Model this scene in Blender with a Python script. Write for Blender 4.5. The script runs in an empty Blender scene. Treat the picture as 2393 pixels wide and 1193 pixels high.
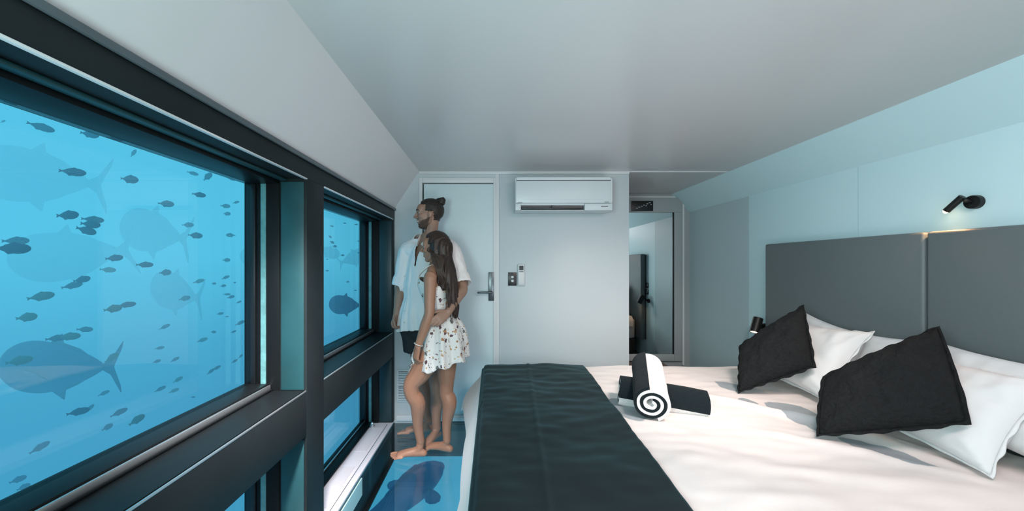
import bpy, bmesh, math, random
from mathutils import Vector, Matrix, noise
random.seed(7)
C = bpy.context.scene
COL = C.collection
PI = math.pi
V = Vector

# ------------------------------------------------------------------ camera, world, light
CAMZ = 1.3
FPX = 850.0
cam = bpy.data.objects.new('camera', bpy.data.cameras.new('camera'))
COL.objects.link(cam)
cam.location = (0, 0, CAMZ)
cam.rotation_euler = (PI / 2, 0, 0)
cam.data.sensor_width = 36
cam.data.lens = 36 * FPX / 2393
cam.data.shift_x = (1196.5 - 1150) / 2393
cam.data.shift_y = (620 - 596.5) / 2393
cam.data.clip_start = 0.02
C.camera = cam
C.view_settings.view_transform = 'Standard'
C.view_settings.look = 'None'
C.view_settings.gamma = 1
C.view_settings.use_curve_mapping = False
C.view_settings.exposure = 0.0
C.cycles.use_denoising = True
C.cycles.max_bounces = 8
C.cycles.diffuse_bounces = 4
C.cycles.transparent_max_bounces = 16
C.cycles.volume_bounces = 0
C.cycles.sample_clamp_indirect = 6

W = bpy.data.worlds.new('sea_light')
C.world = W
W.use_nodes = True
nt = W.node_tree
bg = nt.nodes['Background']
tc = nt.nodes.new('ShaderNodeTexCoord')
sp = nt.nodes.new('ShaderNodeSeparateXYZ')
rp = nt.nodes.new('ShaderNodeValToRGB')
mp = nt.nodes.new('ShaderNodeMapRange')
mp.inputs[1].default_value = -1
mp.inputs[2].default_value = 1
nt.links.new(tc.outputs['Generated'], sp.inputs[0])
nt.links.new(sp.outputs[2], mp.inputs[0])
nt.links.new(mp.outputs[0], rp.inputs[0])
nt.links.new(rp.outputs[0], bg.inputs[0])
e = rp.color_ramp.elements
e[0].position = 0.25; e[0].color = (0.09, 0.55, 0.80, 1)
e[1].position = 0.8; e[1].color = (0.10, 0.62, 0.90, 1)
bg.inputs[1].default_value = 1.0


def area(name, loc, target, sx, sy, power, color, spread=PI):
    l = bpy.data.lights.new(name, 'AREA')
    l.shape = 'RECTANGLE'; l.size = sx; l.size_y = sy
    l.energy = power; l.color = color; l.spread = spread
    o = bpy.data.objects.new(name, l)
    COL.objects.link(o)
    o.location = loc
    o.rotation_euler = (V(target) - V(loc)).to_track_quat('-Z', 'Y').to_euler()
    return o



area('overhead_fill_light', (1.15, 0.55, 2.06), (1.15, 1.2, 0.5), 1.3, 0.5, 24.7, (1.000, 0.798, 0.795), 3.14)  # unseen area light added overhead to brighten the bed
area('bed_fill_light', (1.0, 0.85, 2.05), (1.1, 2.6, 0.5), 0.3, 0.2, 6.6, (1.000, 0.878, 0.816), 1.10)  # added soft spot without a fixture, evens out the far bed
area('sill_fill_light', (-0.4, 0.75, 2.04), (-0.93, 1.9, 0.0), 0.15, 0.15, 10.5, (1.000, 0.906, 0.917), 0.90)  # added spot without a fixture, lifts the sill and the people
area('side_fill_light', (-0.62, -0.35, 1.35), (2.2, 1.9, 1.7), 0.7, 0.7, 34.3, (0.764, 1.000, 0.977), 3.14)  # added cool fill inside the room, brightens the right wall
area('uplight_fill', (0.7, 0.3, 0.75), (0.5, 2.9, 2.1), 0.8, 0.4, 5.2, (0.900, 0.925, 1.000), 2.00)  # added upward fill, brightens the far ceiling


# ------------------------------------------------------------------ helpers
def px(x, y, z):
    """a point measured in the photograph at depth z (metres from the lens)"""
    return V(((x - 1150) * z / FPX, z, CAMZ - (y - 620) * z / FPX))


def tagit(o, label=None, cat=None, group=None, kind=None):
    if label: o['label'] = label
    if cat: o['category'] = cat
    if group: o['group'] = group
    if kind: o['kind'] = kind
    return o


def empty(name, loc=(0, 0, 0), rot=(0, 0, 0)):
    o = bpy.data.objects.new(name, None)
    o.empty_display_size = 0.05
    COL.objects.link(o)
    o.location = loc; o.rotation_euler = rot
    return o


def link(name, me, mat, parent=None, smooth=False):
    o = bpy.data.objects.new(name, me)
    COL.objects.link(o)
    if mat is not None and len(me.materials) == 0:
        for m in (mat if isinstance(mat, (list, tuple)) else [mat]):
            me.materials.append(m)
    if parent is not None:
        o.parent = parent
        bpy_parent_fix.append(o)
    if smooth:
        for p in me.polygons: p.use_smooth = True
    return o


bpy_parent_fix = []


def finish(name, bm, mat, parent=None, smooth=False, autos=False):
    bmesh.ops.recalc_face_normals(bm, faces=bm.faces)
    me = bpy.data.meshes.new(name)
    bm.to_mesh(me); bm.free()
    o = link(name, me, mat, parent, smooth or autos)
    if parent is not None and parent.type == 'EMPTY':
        # geometry is written in world space: move into the parent's frame
        me.transform(root_matrix(parent).inverted())
    elif parent is not None:
        me.transform(root_matrix(parent).inverted())
    if autos:
        me.set_sharp_from_angle(angle=math.radians(35))
    return o


def root_matrix(o):
    m = Matrix.LocRotScale(o.location, o.rotation_euler, o.scale)
    return root_matrix(o.parent) @ m if o.parent else m


def box(bm, x0, x1, y0, y1, z0, z1, bev=0.0, seg=2):
    vs = [bm.verts.new(p) for p in ((x0, y0, z0), (x1, y0, z0), (x1, y1, z0), (x0, y1, z0),
                                    (x0, y0, z1), (x1, y0, z1), (x1, y1, z1), (x0, y1, z1))]
    fs = [bm.faces.new([vs[i] for i in q]) for q in ((0, 3, 2, 1), (4, 5, 6, 7), (0, 1, 5, 4), (1, 2, 6, 5), (2, 3, 7, 6), (3, 0, 4, 7))]
    if bev:
        es = set()
        for f in fs: es.update(f.edges)
        bmesh.ops.bevel(bm, geom=list(es), offset=bev, segments=seg, affect='EDGES', profile=0.5)
    return fs


def boxo(name, dims, mat, parent=None, bev=0.0, seg=2):
    bm = bmesh.new()
    box(bm, *dims, bev=bev, seg=seg)
    return finish(name, bm, mat, parent, autos=bev > 0)


def prism(bm, poly, y0, y1):
    """closed prism: poly of (x, z) extruded from y0 to y1"""
    a = [bm.verts.new((p[0], y0, p[1])) for p in poly]
    b = [bm.verts.new((p[0], y1, p[1])) for p in poly]
    n = len(poly)
    bm.faces.new(a); bm.faces.new(b[::-1])
    for i in range(n):
        bm.faces.new((a[i], b[i], b[(i + 1) % n], a[(i + 1) % n]))


def cyl(bm, p0, p1, r0, r1=None, seg=20, caps=True):
    p0, p1 = V(p0), V(p1)
    r1 = r0 if r1 is None else r1
    t = (p1 - p0).normalized()
    a = t.orthogonal().normalized(); b = t.cross(a)
    A, B = [], []
    for i in range(seg):
        w = 2 * PI * i / seg
        d = a * math.cos(w) + b * math.sin(w)
        A.append(bm.verts.new(p0 + d * r0)); B.append(bm.verts.new(p1 + d * r1))
    for i in range(seg):
        j = (i + 1) % seg
        bm.faces.new((A[i], A[j], B[j], B[i]))
    if caps:
        bm.faces.new(A[::-1]); bm.faces.new(B)


def catmull(pts, n):
    """pts: list of tuples (same length); returns resampled list"""
    P = [pts[0]] + list(pts) + [pts[-1]]
    out = []
    for i in range(1, len(P) - 2):
        for k in range(n):
            t = k / n
            out.append(tuple(0.5 * (2 * b + (c - a) * t + (2 * a - 5 * b + 4 * c - d) * t * t + (3 * b - a - 3 * c + d) * t ** 3)
                             for a, b, c, d in zip(P[i - 1], P[i], P[i + 1], P[i + 2])))
    out.append(tuple(pts[-1]))
    return out


def tube(bm, pts, radii, lat=(0, 1, 0), seg=14, n=5, cap=True):
    """closed organic limb: points, radii (r or (r along lat, r across))"""
    rows = []
    for p, r in zip(pts, radii):
        ra, rb = (r, r) if not isinstance(r, tuple) else r
        rows.append((p[0], p[1], p[2], ra, rb))
    rows = catmull(rows, n)
    R = []
    m = len(rows)
    for i, q in enumerate(rows):
        p = V(q[:3])
        a = V(rows[max(0, i - 1)][:3]); b = V(rows[min(m - 1, i + 1)][:3])
        t = (b - a).normalized()
        L = V(lat); L = L - t * L.dot(t)
        if L.length < 1e-3: L = t.orthogonal()
        L.normalize(); B = t.cross(L)
        R.append((p, t, L, B, q[3], q[4]))
    if cap:
        def caprings(r, sgn):
            p, t, L, B, ra, rb = r
            return [(p + t * sgn * min(ra, rb) * math.sin(w), t, L, B, ra * math.cos(w), rb * math.cos(w)) for w in (0.5, 1.0, 1.35)]
        R = caprings(R[0], -1)[::-1] + R + caprings(R[-1], 1)
    rings = []
    for p, t, L, B, ra, rb in R:
        rings.append([bm.verts.new(p + L * ra * math.cos(2 * PI * k / seg) + B * rb * math.sin(2 * PI * k / seg)) for k in range(seg)])
    for a, b in zip(rings, rings[1:]):
        for k in range(seg):
            j = (k + 1) % seg
            bm.faces.new((a[k], a[j], b[j], b[k]))
    bm.faces.new(rings[0][::-1]); bm.faces.new(rings[-1])
    return rings


def ell(bm, c, r, axes=None, seg=16, rings=10):
    M = Matrix.Identity(4)
    if axes is not None:
        M = Matrix((axes[0], axes[1], axes[2])).transposed().to_4x4()
    M = Matrix.Translation(V(c)) @ M @ Matrix.Diagonal((r[0], r[1], r[2], 1))
    bmesh.ops.create_uvsphere(bm, u_segments=seg, v_segments=rings, radius=1, matrix=M)


def remeshed(bm, voxel, smooth=4, fac=0.6):
    """union of closed shapes as one continuous surface"""
    bmesh.ops.recalc_face_normals(bm, faces=bm.faces)
    me = bpy.data.meshes.new('tmp'); bm.to_mesh(me); bm.free()
    o = bpy.data.objects.new('tmp', me); COL.objects.link(o)
    r = o.modifiers.new('r', 'REMESH'); r.mode = 'VOXEL'; r.voxel_size = voxel; r.adaptivity = 0
    if smooth:
        s = o.modifiers.new('s', 'SMOOTH'); s.factor = fac; s.iterations = smooth
    dg = bpy.context.evaluated_depsgraph_get()
    out = bpy.data.meshes.new_from_object(o.evaluated_get(dg))
    bpy.data.objects.remove(o); bpy.data.meshes.remove(me)
    return out


def mesh_bm(me):
    b = bmesh.new(); b.from_mesh(me); return b


def fn(p, s, off=0.0):
    return noise.noise(V((p[0] * s + off, p[1] * s + off * 1.7, p[2] * s)))


# ------------------------------------------------------------------ materials
def mat(name, color, rough=0.5, metal=0.0, spec=0.5, bump=0.0, bscale=60, var=0.0, vscale=4, sheen=0.0, coat=0.0, emit=None, est=0):
    m = bpy.data.materials.new(name); m.use_nodes = True
    n = m.node_tree; b = n.nodes['Principled BSDF']
    b.inputs['Base Color'].default_value = (*color, 1)
    b.inputs['Roughness'].default_value = rough
    b.inputs['Metallic'].default_value = metal
    b.inputs['Specular IOR Level'].default_value = spec
    b.inputs['Sheen Weight'].default_value = sheen
    b.inputs['Coat Weight'].default_value = coat
    if emit:
        b.inputs['Emission Color'].default_value = (*emit, 1)
        b.inputs['Emission Strength'].default_value = est
    t = n.nodes.new('ShaderNodeTexCoord')
    if var:
        ns = n.nodes.new('ShaderNodeTexNoise'); ns.inputs['Scale'].default_value = vscale; ns.inputs['Detail'].default_value = 4
        mx = n.nodes.new('ShaderNodeMix'); mx.data_type = 'RGBA'
        mx.inputs[6].default_value = (*[c * (1 - var) for c in color], 1)
        mx.inputs[7].default_value = (*[min(1, c * (1 + var)) for c in color], 1)
        n.links.new(t.outputs['Object'], ns.inputs['Vector'])
        n.links.new(ns.outputs[0], mx.inputs[0])
        n.links.new(mx.outputs[2], b.inputs['Base Color'])
    if bump:
        ns = n.nodes.new('ShaderNodeTexNoise'); ns.inputs['Scale'].default_value = bscale; ns.inputs['Detail'].default_value = 3
        bp = n.nodes.new('ShaderNodeBump'); bp.inputs['Strength'].default_value = bump; bp.inputs['Distance'].default_value = 0.01
        n.links.new(t.outputs['Object'], ns.inputs['Vector'])
        n.links.new(ns.outputs[0], bp.inputs['Height'])
        n.links.new(bp.outputs[0], b.inputs['Normal'])
    return m


def glass(name, tint, base=0.02, rough=0.0):
    m = bpy.data.materials.new(name); m.use_nodes = True
    n = m.node_tree; n.nodes.clear()
    o = n.nodes.new('ShaderNodeOutputMaterial')
    tr = n.nodes.new('ShaderNodeBsdfTransparent'); tr.inputs[0].default_value = (*tint, 1)
    gl = n.nodes.new('ShaderNodeBsdfGlossy'); gl.inputs['Roughness'].default_value = rough
    fr = n.nodes.new('ShaderNodeFresnel'); fr.inputs[0].default_value = 1.45
    ge = n.nodes.new('ShaderNodeNewGeometry')
    mr = n.nodes.new('ShaderNodeMapRange'); mr.inputs[3].default_value = 1.45; mr.inputs[4].default_value = 1 / 1.45
    n.links.new(ge.outputs['Backfacing'], mr.inputs[0]); n.links.new(mr.outputs[0], fr.inputs[0])
    mx = n.nodes.new('ShaderNodeMixShader')
    n.links.new(fr.outputs[0], mx.inputs[0])
    n.links.new(tr.outputs[0], mx.inputs[1]); n.links.new(gl.outputs[0], mx.inputs[2])
    n.links.new(mx.outputs[0], o.inputs[0])
    return m


M = dict(
    ceiling=mat('ceiling_satin', (0.61, 0.60, 0.595), 0.24, spec=0.45, bump=0.04, bscale=3),
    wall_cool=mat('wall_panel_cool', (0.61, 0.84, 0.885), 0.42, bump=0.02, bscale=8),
    wall=mat('wall_panel_paint', (0.53, 0.585, 0.61), 0.42, bump=0.02, bscale=8),
    slope=mat('sloped_panel', (0.76, 0.73, 0.73), 0.45, bump=0.02, bscale=5),
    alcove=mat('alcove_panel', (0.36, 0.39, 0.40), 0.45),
    door=mat('door_paint', (0.60, 0.72, 0.75), 0.4),
    trim=mat('white_trim', (0.68, 0.70, 0.71), 0.4),
    black=mat('black_frame_paint', (0.007, 0.009, 0.010), 0.45, spec=0.22, bump=0.03, bscale=30),
    beam=mat('dark_steel_beam', (0.013, 0.019, 0.021), 0.50, metal=0.1, spec=0.25, bump=0.06, bscale=14, var=0.25, vscale=5),
    steel=mat('brushed_steel', (0.62, 0.66, 0.68), 0.3, metal=0.85),
    sill=mat('pale_sill', (0.74, 0.72, 0.76), 0.4, bump=0.05, bscale=50, var=0.05, vscale=30),
    pad=mat('sill_grip_pad', (0.58, 0.57, 0.60), 0.7, bump=0.3, bscale=160, var=0.12, vscale=120),
    edge=mat('acrylic_edge', (0.14, 0.34, 0.34), 0.15, bump=0.2, bscale=60, var=0.4, vscale=25),
    well=mat('well_grey_steel', (0.10, 0.125, 0.14), 0.35, spec=0.5, var=0.2, vscale=6),
    teal=mat('teal_band_and_glow', (0.018, 0.075, 0.085), 0.4, var=0.2, vscale=9),  # band and channel colour, also the glow painted on the post sides
    teal_dark=mat('dark_teal_glow', (0.010, 0.036, 0.045), 0.4, var=0.2, vscale=9),  # window glow on the far post put into the colour
    pale=mat('pale_well_panel', (0.60, 0.80, 0.78), 0.3),
    pane=glass('window_pane', (0.96, 0.99, 1.0)),
    floorglass=glass('floor_glass', (0.96, 0.995, 0.995)),
    grey_fabric=mat('grey_headboard_vinyl', (0.135, 0.165, 0.172), 0.5, bump=0.12, bscale=260),
    seam=mat('dark_groove', (0.05, 0.06, 0.065), 0.7),
    white_plastic=mat('white_plastic', (0.60, 0.66, 0.68), 0.35),
    black_plastic=mat('black_plastic', (0.010, 0.012, 0.014), 0.35),
    dark_plastic=mat('dark_grey_plastic', (0.05, 0.06, 0.07), 0.4),
    lamp_black=mat('lamp_black_metal', (0.012, 0.012, 0.012), 0.4, metal=0.3),
    bulb=mat('lit_bulb', (1, 0.8, 0.55), 0.4, emit=(1.0, 0.66, 0.33), est=14),
    handle=mat('gunmetal', (0.12, 0.14, 0.15), 0.3, metal=0.8),
    alcove_side=mat('alcove_side_panel', (0.50, 0.65, 0.69), 0.45),
    linen=mat('white_linen', (0.80, 0.775, 0.76), 0.85, sheen=0.15, bump=0.10, bscale=25),
    pillow=mat('white_pillow_linen', (0.76, 0.765, 0.77), 0.85, sheen=0.1, bump=0.12, bscale=22),
    mattress=mat('mattress_ticking', (0.7, 0.7, 0.7), 0.8),
    bedbase=mat('bed_base_dark', (0.05, 0.05, 0.055), 0.7),
    cushion=mat('black_cushion_weave', (0.009, 0.010, 0.011), 0.9, spec=0.25, sheen=0.0, bump=0.9, bscale=75, var=0.4, vscale=60),
    towel_dark=mat('dark_terry', (0.006, 0.012, 0.015), 0.95, spec=0.2, sheen=0.05, bump=0.7, bscale=170),
    towel_white=mat('white_terry', (0.80, 0.79, 0.78), 0.95, sheen=0.2, bump=0.6, bscale=170),
    mirror=mat('mirror_silver', (0.80, 0.84, 0.85), 0.01, metal=1.0),
    wood=mat('brown_timber', (0.16, 0.10, 0.08), 0.5, var=0.3, vscale=12),
    skin_man=mat('skin_man', (0.34, 0.195, 0.14), 0.5, bump=0.06, bscale=80, var=0.08, vscale=14),
    skin_woman=mat('skin_woman', (0.38, 0.19, 0.12), 0.45, bump=0.05, bscale=80, var=0.08, vscale=14),
    hair=mat('dark_brown_hair', (0.018, 0.011, 0.008), 0.5, bump=0.5, bscale=90, var=0.4, vscale=40),
    hair_w=mat('brown_hair', (0.032, 0.017, 0.012), 0.42, bump=0.3, bscale=90, var=0.5, vscale=30),
    hair_lock=mat('sun_lightened_hair', (0.06, 0.036, 0.026), 0.45, var=0.4, vscale=30),
    beard=mat('stubble', (0.15, 0.085, 0.06), 0.9, bump=0.8, bscale=500, var=0.5, vscale=300),
    shirt=mat('white_linen_shirt', (0.90, 0.83, 0.81), 0.85, bump=0.25, bscale=35, sheen=0.1),
    shorts=mat('black_shorts', (0.02, 0.024, 0.028), 0.85, bump=0.2, bscale=40),
    eye=mat('eye_white', (0.7, 0.7, 0.68), 0.2),
    iris=mat('iris_dark', (0.03, 0.02, 0.015), 0.2),
    teeth=mat('teeth', (0.8, 0.78, 0.74), 0.3),
    lip=mat('lips', (0.36, 0.15, 0.12), 0.45),
    cord=mat('white_cord', (0.8, 0.76, 0.7), 0.6),
    fish=mat('fish_blue_grey', (0.010, 0.05, 0.13), 0.6, var=0.3, vscale=30),
    fish_silver=mat('fish_silver_flank', (0.10, 0.17, 0.16), 0.4, var=0.5, vscale=25),
    bigfish=mat('trevally_dark', (0.008, 0.04, 0.17), 0.6, var=0.3, vscale=3),
)


def seam_mat(m, scale):      # ribbed relief (fine weave) for the cushions
    n = m.node_tree; b = n.nodes['Principled BSDF']
    return m


# printed duvet: soft grey leaf shapes, flat print on the cloth
def duvet_material():
    m = mat('printed_duvet', (0.87, 0.79, 0.755), 0.85, sheen=0.12, bump=0.10, bscale=20)
    n = m.node_tree; b = n.nodes['Principled BSDF']
    t = n.nodes.new('ShaderNodeTexCoord')
    nz = n.nodes.new('ShaderNodeTexNoise'); nz.inputs['Scale'].default_value = 9
    n.links.new(t.outputs['Object'], nz.inputs['Vector'])
    ad = n.nodes.new('ShaderNodeVectorMath'); ad.operation = 'MULTIPLY_ADD'
    ad.inputs[1].default_value = (0.07, 0.07, 0); ad.inputs[2].default_value = (-0.035, -0.035, 0)
    n.links.new(nz.outputs['Color'], ad.inputs[0])
    sm = n.nodes.new('ShaderNodeVectorMath'); sm.operation = 'ADD'
    n.links.new(t.outputs['Object'], sm.inputs[0]); n.links.new(ad.outputs[0], sm.inputs[1])
    last = None
    for cx, cy, a, rx, ry in ((0.70, 1.89, 0, 0.10, 0.17), (1.455, 2.23, 0, 0.06, 0.12), (1.53, 1.87, 0.3, 0.10, 0.11), (1.49, 1.70, 0.2, 0.05, 0.14),
                              (1.56, 1.44, 0.5, 0.055, 0.14), (1.38, 1.97, 0.2, 0.03, 0.05)):
        mpn = n.nodes.new('ShaderNodeMapping'); mpn.vector_type = 'TEXTURE'
        mpn.inputs['Location'].default_value = (cx, cy, 0.58); mpn.inputs['Rotation'].default_value = (0, 0, a)
        mpn.inputs['Scale'].default_value = (rx, ry, 1.0)
        ln = n.nodes.new('ShaderNodeVectorMath'); ln.operation = 'LENGTH'
        n.links.new(sm.outputs[0], mpn.inputs[0]); n.links.new(mpn.outputs[0], ln.inputs[0])
        if last is None:
            last = ln.outputs['Value']
        else:
            mi = n.nodes.new('ShaderNodeMath'); mi.operation = 'MINIMUM'
            n.links.new(last, mi.inputs[0]); n.links.new(ln.outputs['Value'], mi.inputs[1]); last = mi.outputs[0]
    r = n.nodes.new('ShaderNodeValToRGB')
    r.color_ramp.elements[0].position = 0.93; r.color_ramp.elements[0].color = (0.34, 0.375, 0.40, 1)
    r.color_ramp.elements[1].position = 1.0; r.color_ramp.elements[1].color = (0.87, 0.79, 0.755, 1)
    n.links.new(last, r.inputs[0]); n.links.new(r.outputs[0], b.inputs['Base Color'])
    return m


def floral_material():
    m = mat('floral_dress_cloth', (0.8, 0.77, 0.74), 0.8, sheen=0.1, bump=0.15, bscale=40)
    n = m.node_tree; b = n.nodes['Principled BSDF']
    t = n.nodes.new('ShaderNodeTexCoord')
    nz = n.nodes.new('ShaderNodeTexNoise'); nz.inputs['Scale'].default_value = 45
    n.links.new(t.outputs['Object'], nz.inputs['Vector'])
    ad = n.nodes.new('ShaderNodeVectorMath'); ad.operation = 'MULTIPLY_ADD'
    ad.inputs[1].default_value = (0.03, 0.03, 0.03)
    n.links.new(nz.outputs['Color'], ad.inputs[0]); n.links.new(t.outputs['Object'], ad.inputs[2])
    prev = None
    for sc, thr, cols in ((26, 0.33, [(0.10, 0.05, 0.06), (0.42, 0.20, 0.10), (0.16, 0.17, 0.16), (0.55, 0.33, 0.18)]),
                          (50, 0.27, [(0.30, 0.15, 0.12), (0.10, 0.12, 0.12), (0.50, 0.30, 0.10), (0.2, 0.1, 0.12)])):
        v = n.nodes.new('ShaderNodeTexVoronoi'); v.inputs['Scale'].default_value = sc
        n.links.new(ad.outputs[0], v.inputs['Vector'])
        lt = n.nodes.new('ShaderNodeMath'); lt.operation = 'LESS_THAN'; lt.inputs[1].default_value = thr
        n.links.new(v.outputs['Distance'], lt.inputs[0])
        s = n.nodes.new('ShaderNodeSeparateColor'); n.links.new(v.outputs['Color'], s.inputs[0])
        g = n.nodes.new('ShaderNodeMath'); g.operation = 'GREATER_THAN'; g.inputs[1].default_value = 0.42
        n.links.new(s.outputs[0], g.inputs[0])
        mu = n.nodes.new('ShaderNodeMath'); mu.operation = 'MULTIPLY'
        n.links.new(lt.outputs[0], mu.inputs[0]); n.links.new(g.outputs[0], mu.inputs[1])
        r = n.nodes.new('ShaderNodeValToRGB'); r.color_ramp.interpolation = 'CONSTANT'
        el = r.color_ramp.elements
        el[0].position = 0; el[0].color = (*cols[0], 1); el[1].position = 0.3; el[1].color = (*cols[1], 1)
        for p_, c_ in ((0.55, cols[2]), (0.8, cols[3])):
            x = el.new(p_); x.color = (*c_, 1)
        n.links.new(s.outputs[1], r.inputs[0])
        mx = n.nodes.new('ShaderNodeMix'); mx.data_type = 'RGBA'
        n.links.new(mu.outputs[0], mx.inputs[0])
        if prev is None: mx.inputs[6].default_value = (0.8, 0.77, 0.74, 1)
        else: n.links.new(prev, mx.inputs[6])
        n.links.new(r.outputs[0], mx.inputs[7]); prev = mx.outputs[2]
    n.links.new(prev, b.inputs['Base Color'])
    return m


def runner_material():
    m = mat('dark_velvet_runner', (0.008, 0.013, 0.015), 0.75, spec=0.3, sheen=0.22, bump=0.06, bscale=18)
    b = m.node_tree.nodes['Principled BSDF']
    b.inputs['Sheen Roughness'].default_value = 0.35
    b.inputs['Sheen Tint'].default_value = (0.30, 0.75, 0.85, 1)
    return m


M['duvet'] = duvet_material()
M['floral'] = floral_material()
M['runner'] = runner_material()

# ------------------------------------------------------------------ the room
D = 3.058          # end wall
BY = -1.12         # wall behind the camera
XL, ZS = -0.82, 1.775      # inner face of the window frame, top of it
XC0, XC1, ZC = -0.613, 1.995, 2.092
XR, ZR = 2.2, 1.894
DA = 4.05          # alcove back wall
XP = 1.152         # right edge of the end-wall partition


def struct(o):
    o['kind'] = 'structure'; return o


bm = bmesh.new(); box(bm, XC0, XC1, BY, DA, ZC, ZC + 0.1)
struct(finish('ceiling', bm, M['ceiling']))
bm = bmesh.new()
prism(bm, [(XL, ZS + 0.003), (XC0, ZC), (XC0, ZC + 0.1), (XL - 0.06, ZC + 0.1), (XL - 0.06, ZS + 0.003)], BY, D)
struct(finish('ceiling_slope_left', bm, M['slope']))
bm = bmesh.new()
prism(bm, [(XR, ZR), (XC1, ZC), (XC1, ZC + 0.1), (XR + 0.08, ZC + 0.1), (XR + 0.08, ZR)], BY, DA)
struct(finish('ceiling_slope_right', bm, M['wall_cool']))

# right wall: separate tall panels with thin joints
wr = struct(empty('wall_right', (XR, 0, 0)))
ys = [BY, -0.4, 0.55, 1.30, 2.187, 3.117, DA]
for a, b in zip(ys, ys[1:]):
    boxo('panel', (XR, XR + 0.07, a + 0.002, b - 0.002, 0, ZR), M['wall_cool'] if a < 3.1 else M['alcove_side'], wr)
boxo('backing', (XR + 0.06, XR + 0.09, BY, DA, -0.02, ZR + 0.05), M['seam'], wr)

struct(boxo('wall_behind', (XL - 0.3, XR + 0.1, BY - 0.08, BY, -0.3, 2.2), M['wall']))

# end wall: door side and partition with the air conditioner
we = struct(empty('wall_end', (0, D, 0)))
boxo('side_panel', (XL - 0.3, -0.612, D, D + 0.06, -0.3, ZC + 0.1), M['wall'], we)
boxo('door_head_panel', (-0.612, 0.03, D, D + 0.06, 2.035, ZC + 0.1), M['wall'], we)
boxo('partition_panel', (0.058, XP, D, D + 0.06, -0.3, ZC - 0.001), M['wall'], we, bev=0.003)
boxo('joint_cover', (0.028, 0.058, D - 0.006, D + 0.05, 0, ZC - 0.001), M['trim'], we, bev=0.002)
struct(boxo('trim_1', (XC0 + 0.0, XP, D - 0.010, D, 2.068, ZC), M['trim'], bev=0.003))
dr = struct(empty('door_1', (-0.59, D, 0)))
boxo('door_leaf', (-0.575, 0.018, D - 0.002, D + 0.04, 0.035, 1.985), M['door'], dr, bev=0.004)
boxo('door_jamb', (-0.612, -0.585, D - 0.018, D + 0.05, 0, 2.035), M['trim'], dr, bev=0.003)
boxo('door_jamb', (0.010, 0.030, D - 0.010, D + 0.05, 0, 2.035), M['trim'], dr, bev=0.002)
boxo('door_head', (-0.585, 0.010, D - 0.016, D + 0.05, 1.993, 2.035), M['trim'], dr, bev=0.003)
boxo('backing', (-0.63, 0.07, D + 0.051, D + 0.059, -0.05, 2.05), M['seam'], dr)
boxo('threshold', (-0.612, 0.03, D - 0.02, D + 0.05, 0.0, 0.03), M['trim'], dr, bev=0.003)
hp = boxo('handle_plate', (-0.030, 0.016, D - 0.016, D - 0.002, 1.005, 1.245), M['handle'], dr, bev=0.003)
bm = bmesh.new()
cyl(bm, (-0.006, D - 0.016, 1.077), (-0.006, D - 0.055, 1.077), 0.011)
tube(bm, [(-0.006, D - 0.055, 1.077), (-0.06, D - 0.057, 1.077), (-0.115, D - 0.055, 1.076)], [0.010, 0.009, 0.008], lat=(0, 0, 1), n=3)
finish('lever', bm, M['handle'], hp, smooth=True)
bm = bmesh.new(); cyl(bm, (-0.006, D - 0.016, 1.19), (-0.006, D - 0.022, 1.19), 0.010)
finish('lock_cylinder', bm, M['handle'], hp, autos=True)

# vent grille low on the end wall
vg = tagit(empty('vent_grille', (-0.745, D, 0.25)), 'white louvred vent grille low on the end wall beside the door', 'vent')
boxo('frame', (-0.800, -0.690, D - 0.008, D, 0.155, 0.425), M['white_plastic'], vg, bev=0.002)
for k in range(2):
    z0 = 0.172 + k * 0.126
    boxo('dark_slot', (-0.785, -0.705, D - 0.0095, D - 0.006, z0, z0 + 0.115), M['dark_plastic'], vg)
    for j in range(8):
        z = z0 + 0.004 + j * 0.0138
        bm = bmesh.new()
        prism(bm, [(-0.785, z), (-0.705, z), (-0.705, z + 0.009), (-0.785, z + 0.009)], D - 0.016, D - 0.009)
        finish('slat', bm, M['white_plastic'], vg)

struct(boxo('baseboard_end', (-0.80, XP, D - 0.014, D, 0.0, 0.045), M['trim'], bev=0.002))

# alcove behind the partition
wa = struct(empty('wall_alcove', (1.6, DA, 0)))
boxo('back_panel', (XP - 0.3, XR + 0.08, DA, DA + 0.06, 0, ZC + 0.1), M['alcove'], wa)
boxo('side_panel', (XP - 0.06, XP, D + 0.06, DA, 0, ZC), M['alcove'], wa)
boxo('bulkhead', (XP, XC1 - 0.01, D + 0.0, D + 0.02, ZC - 0.006, ZC - 0.0005), M['trim'], wa)
d2 = struct(empty('door_2', (1.7, DA, 0)))
boxo('frame_head', (1.20, 2.095, DA - 0.05, DA, 1.885, 2.045), M['alcove'], d2, bev=0.004)
boxo('frame_post', (2.005, 2.095, DA - 0.05, DA, 0.25, 1.885), M['alcove'], d2, bev=0.004)
boxo('frame_post', (1.20, 1.26, DA - 0.05, DA, 0.25, 1.885), M['alcove'], d2, bev=0.004)
boxo('frame_sill', (1.26, 2.005, DA - 0.05, DA, 0.25, 0.325), M['alcove'], d2, bev=0.004)
boxo('frame_seal', (1.990, 2.004, DA - 0.045, DA - 0.02, 0.326, 1.884), M['black_plastic'], d2)
boxo('outer_trim', (2.105, 2.125, DA - 0.03, DA, 0.2, 2.045), M['trim'], d2)
boxo('outer_trim', (1.20, 2.125, DA - 0.02, DA, 2.05, 2.07), M['trim'], d2)
tagit(boxo('mirror', (1.262, 1.988, DA - 0.040, DA - 0.022, 0.328, 1.883), M['mirror']), 'tall frameless mirror in the grey alcove door frame', 'mirror')
sg = tagit(empty('control_display', (1.64, DA - 0.06, 1.94)), 'small black display panel with pale dashes above the mirror', 'display panel')
boxo('housing', (1.53, 1.765, DA - 0.066, DA - 0.050, 1.898, 2.008), M['black_plastic'], sg, bev=0.002)
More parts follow.
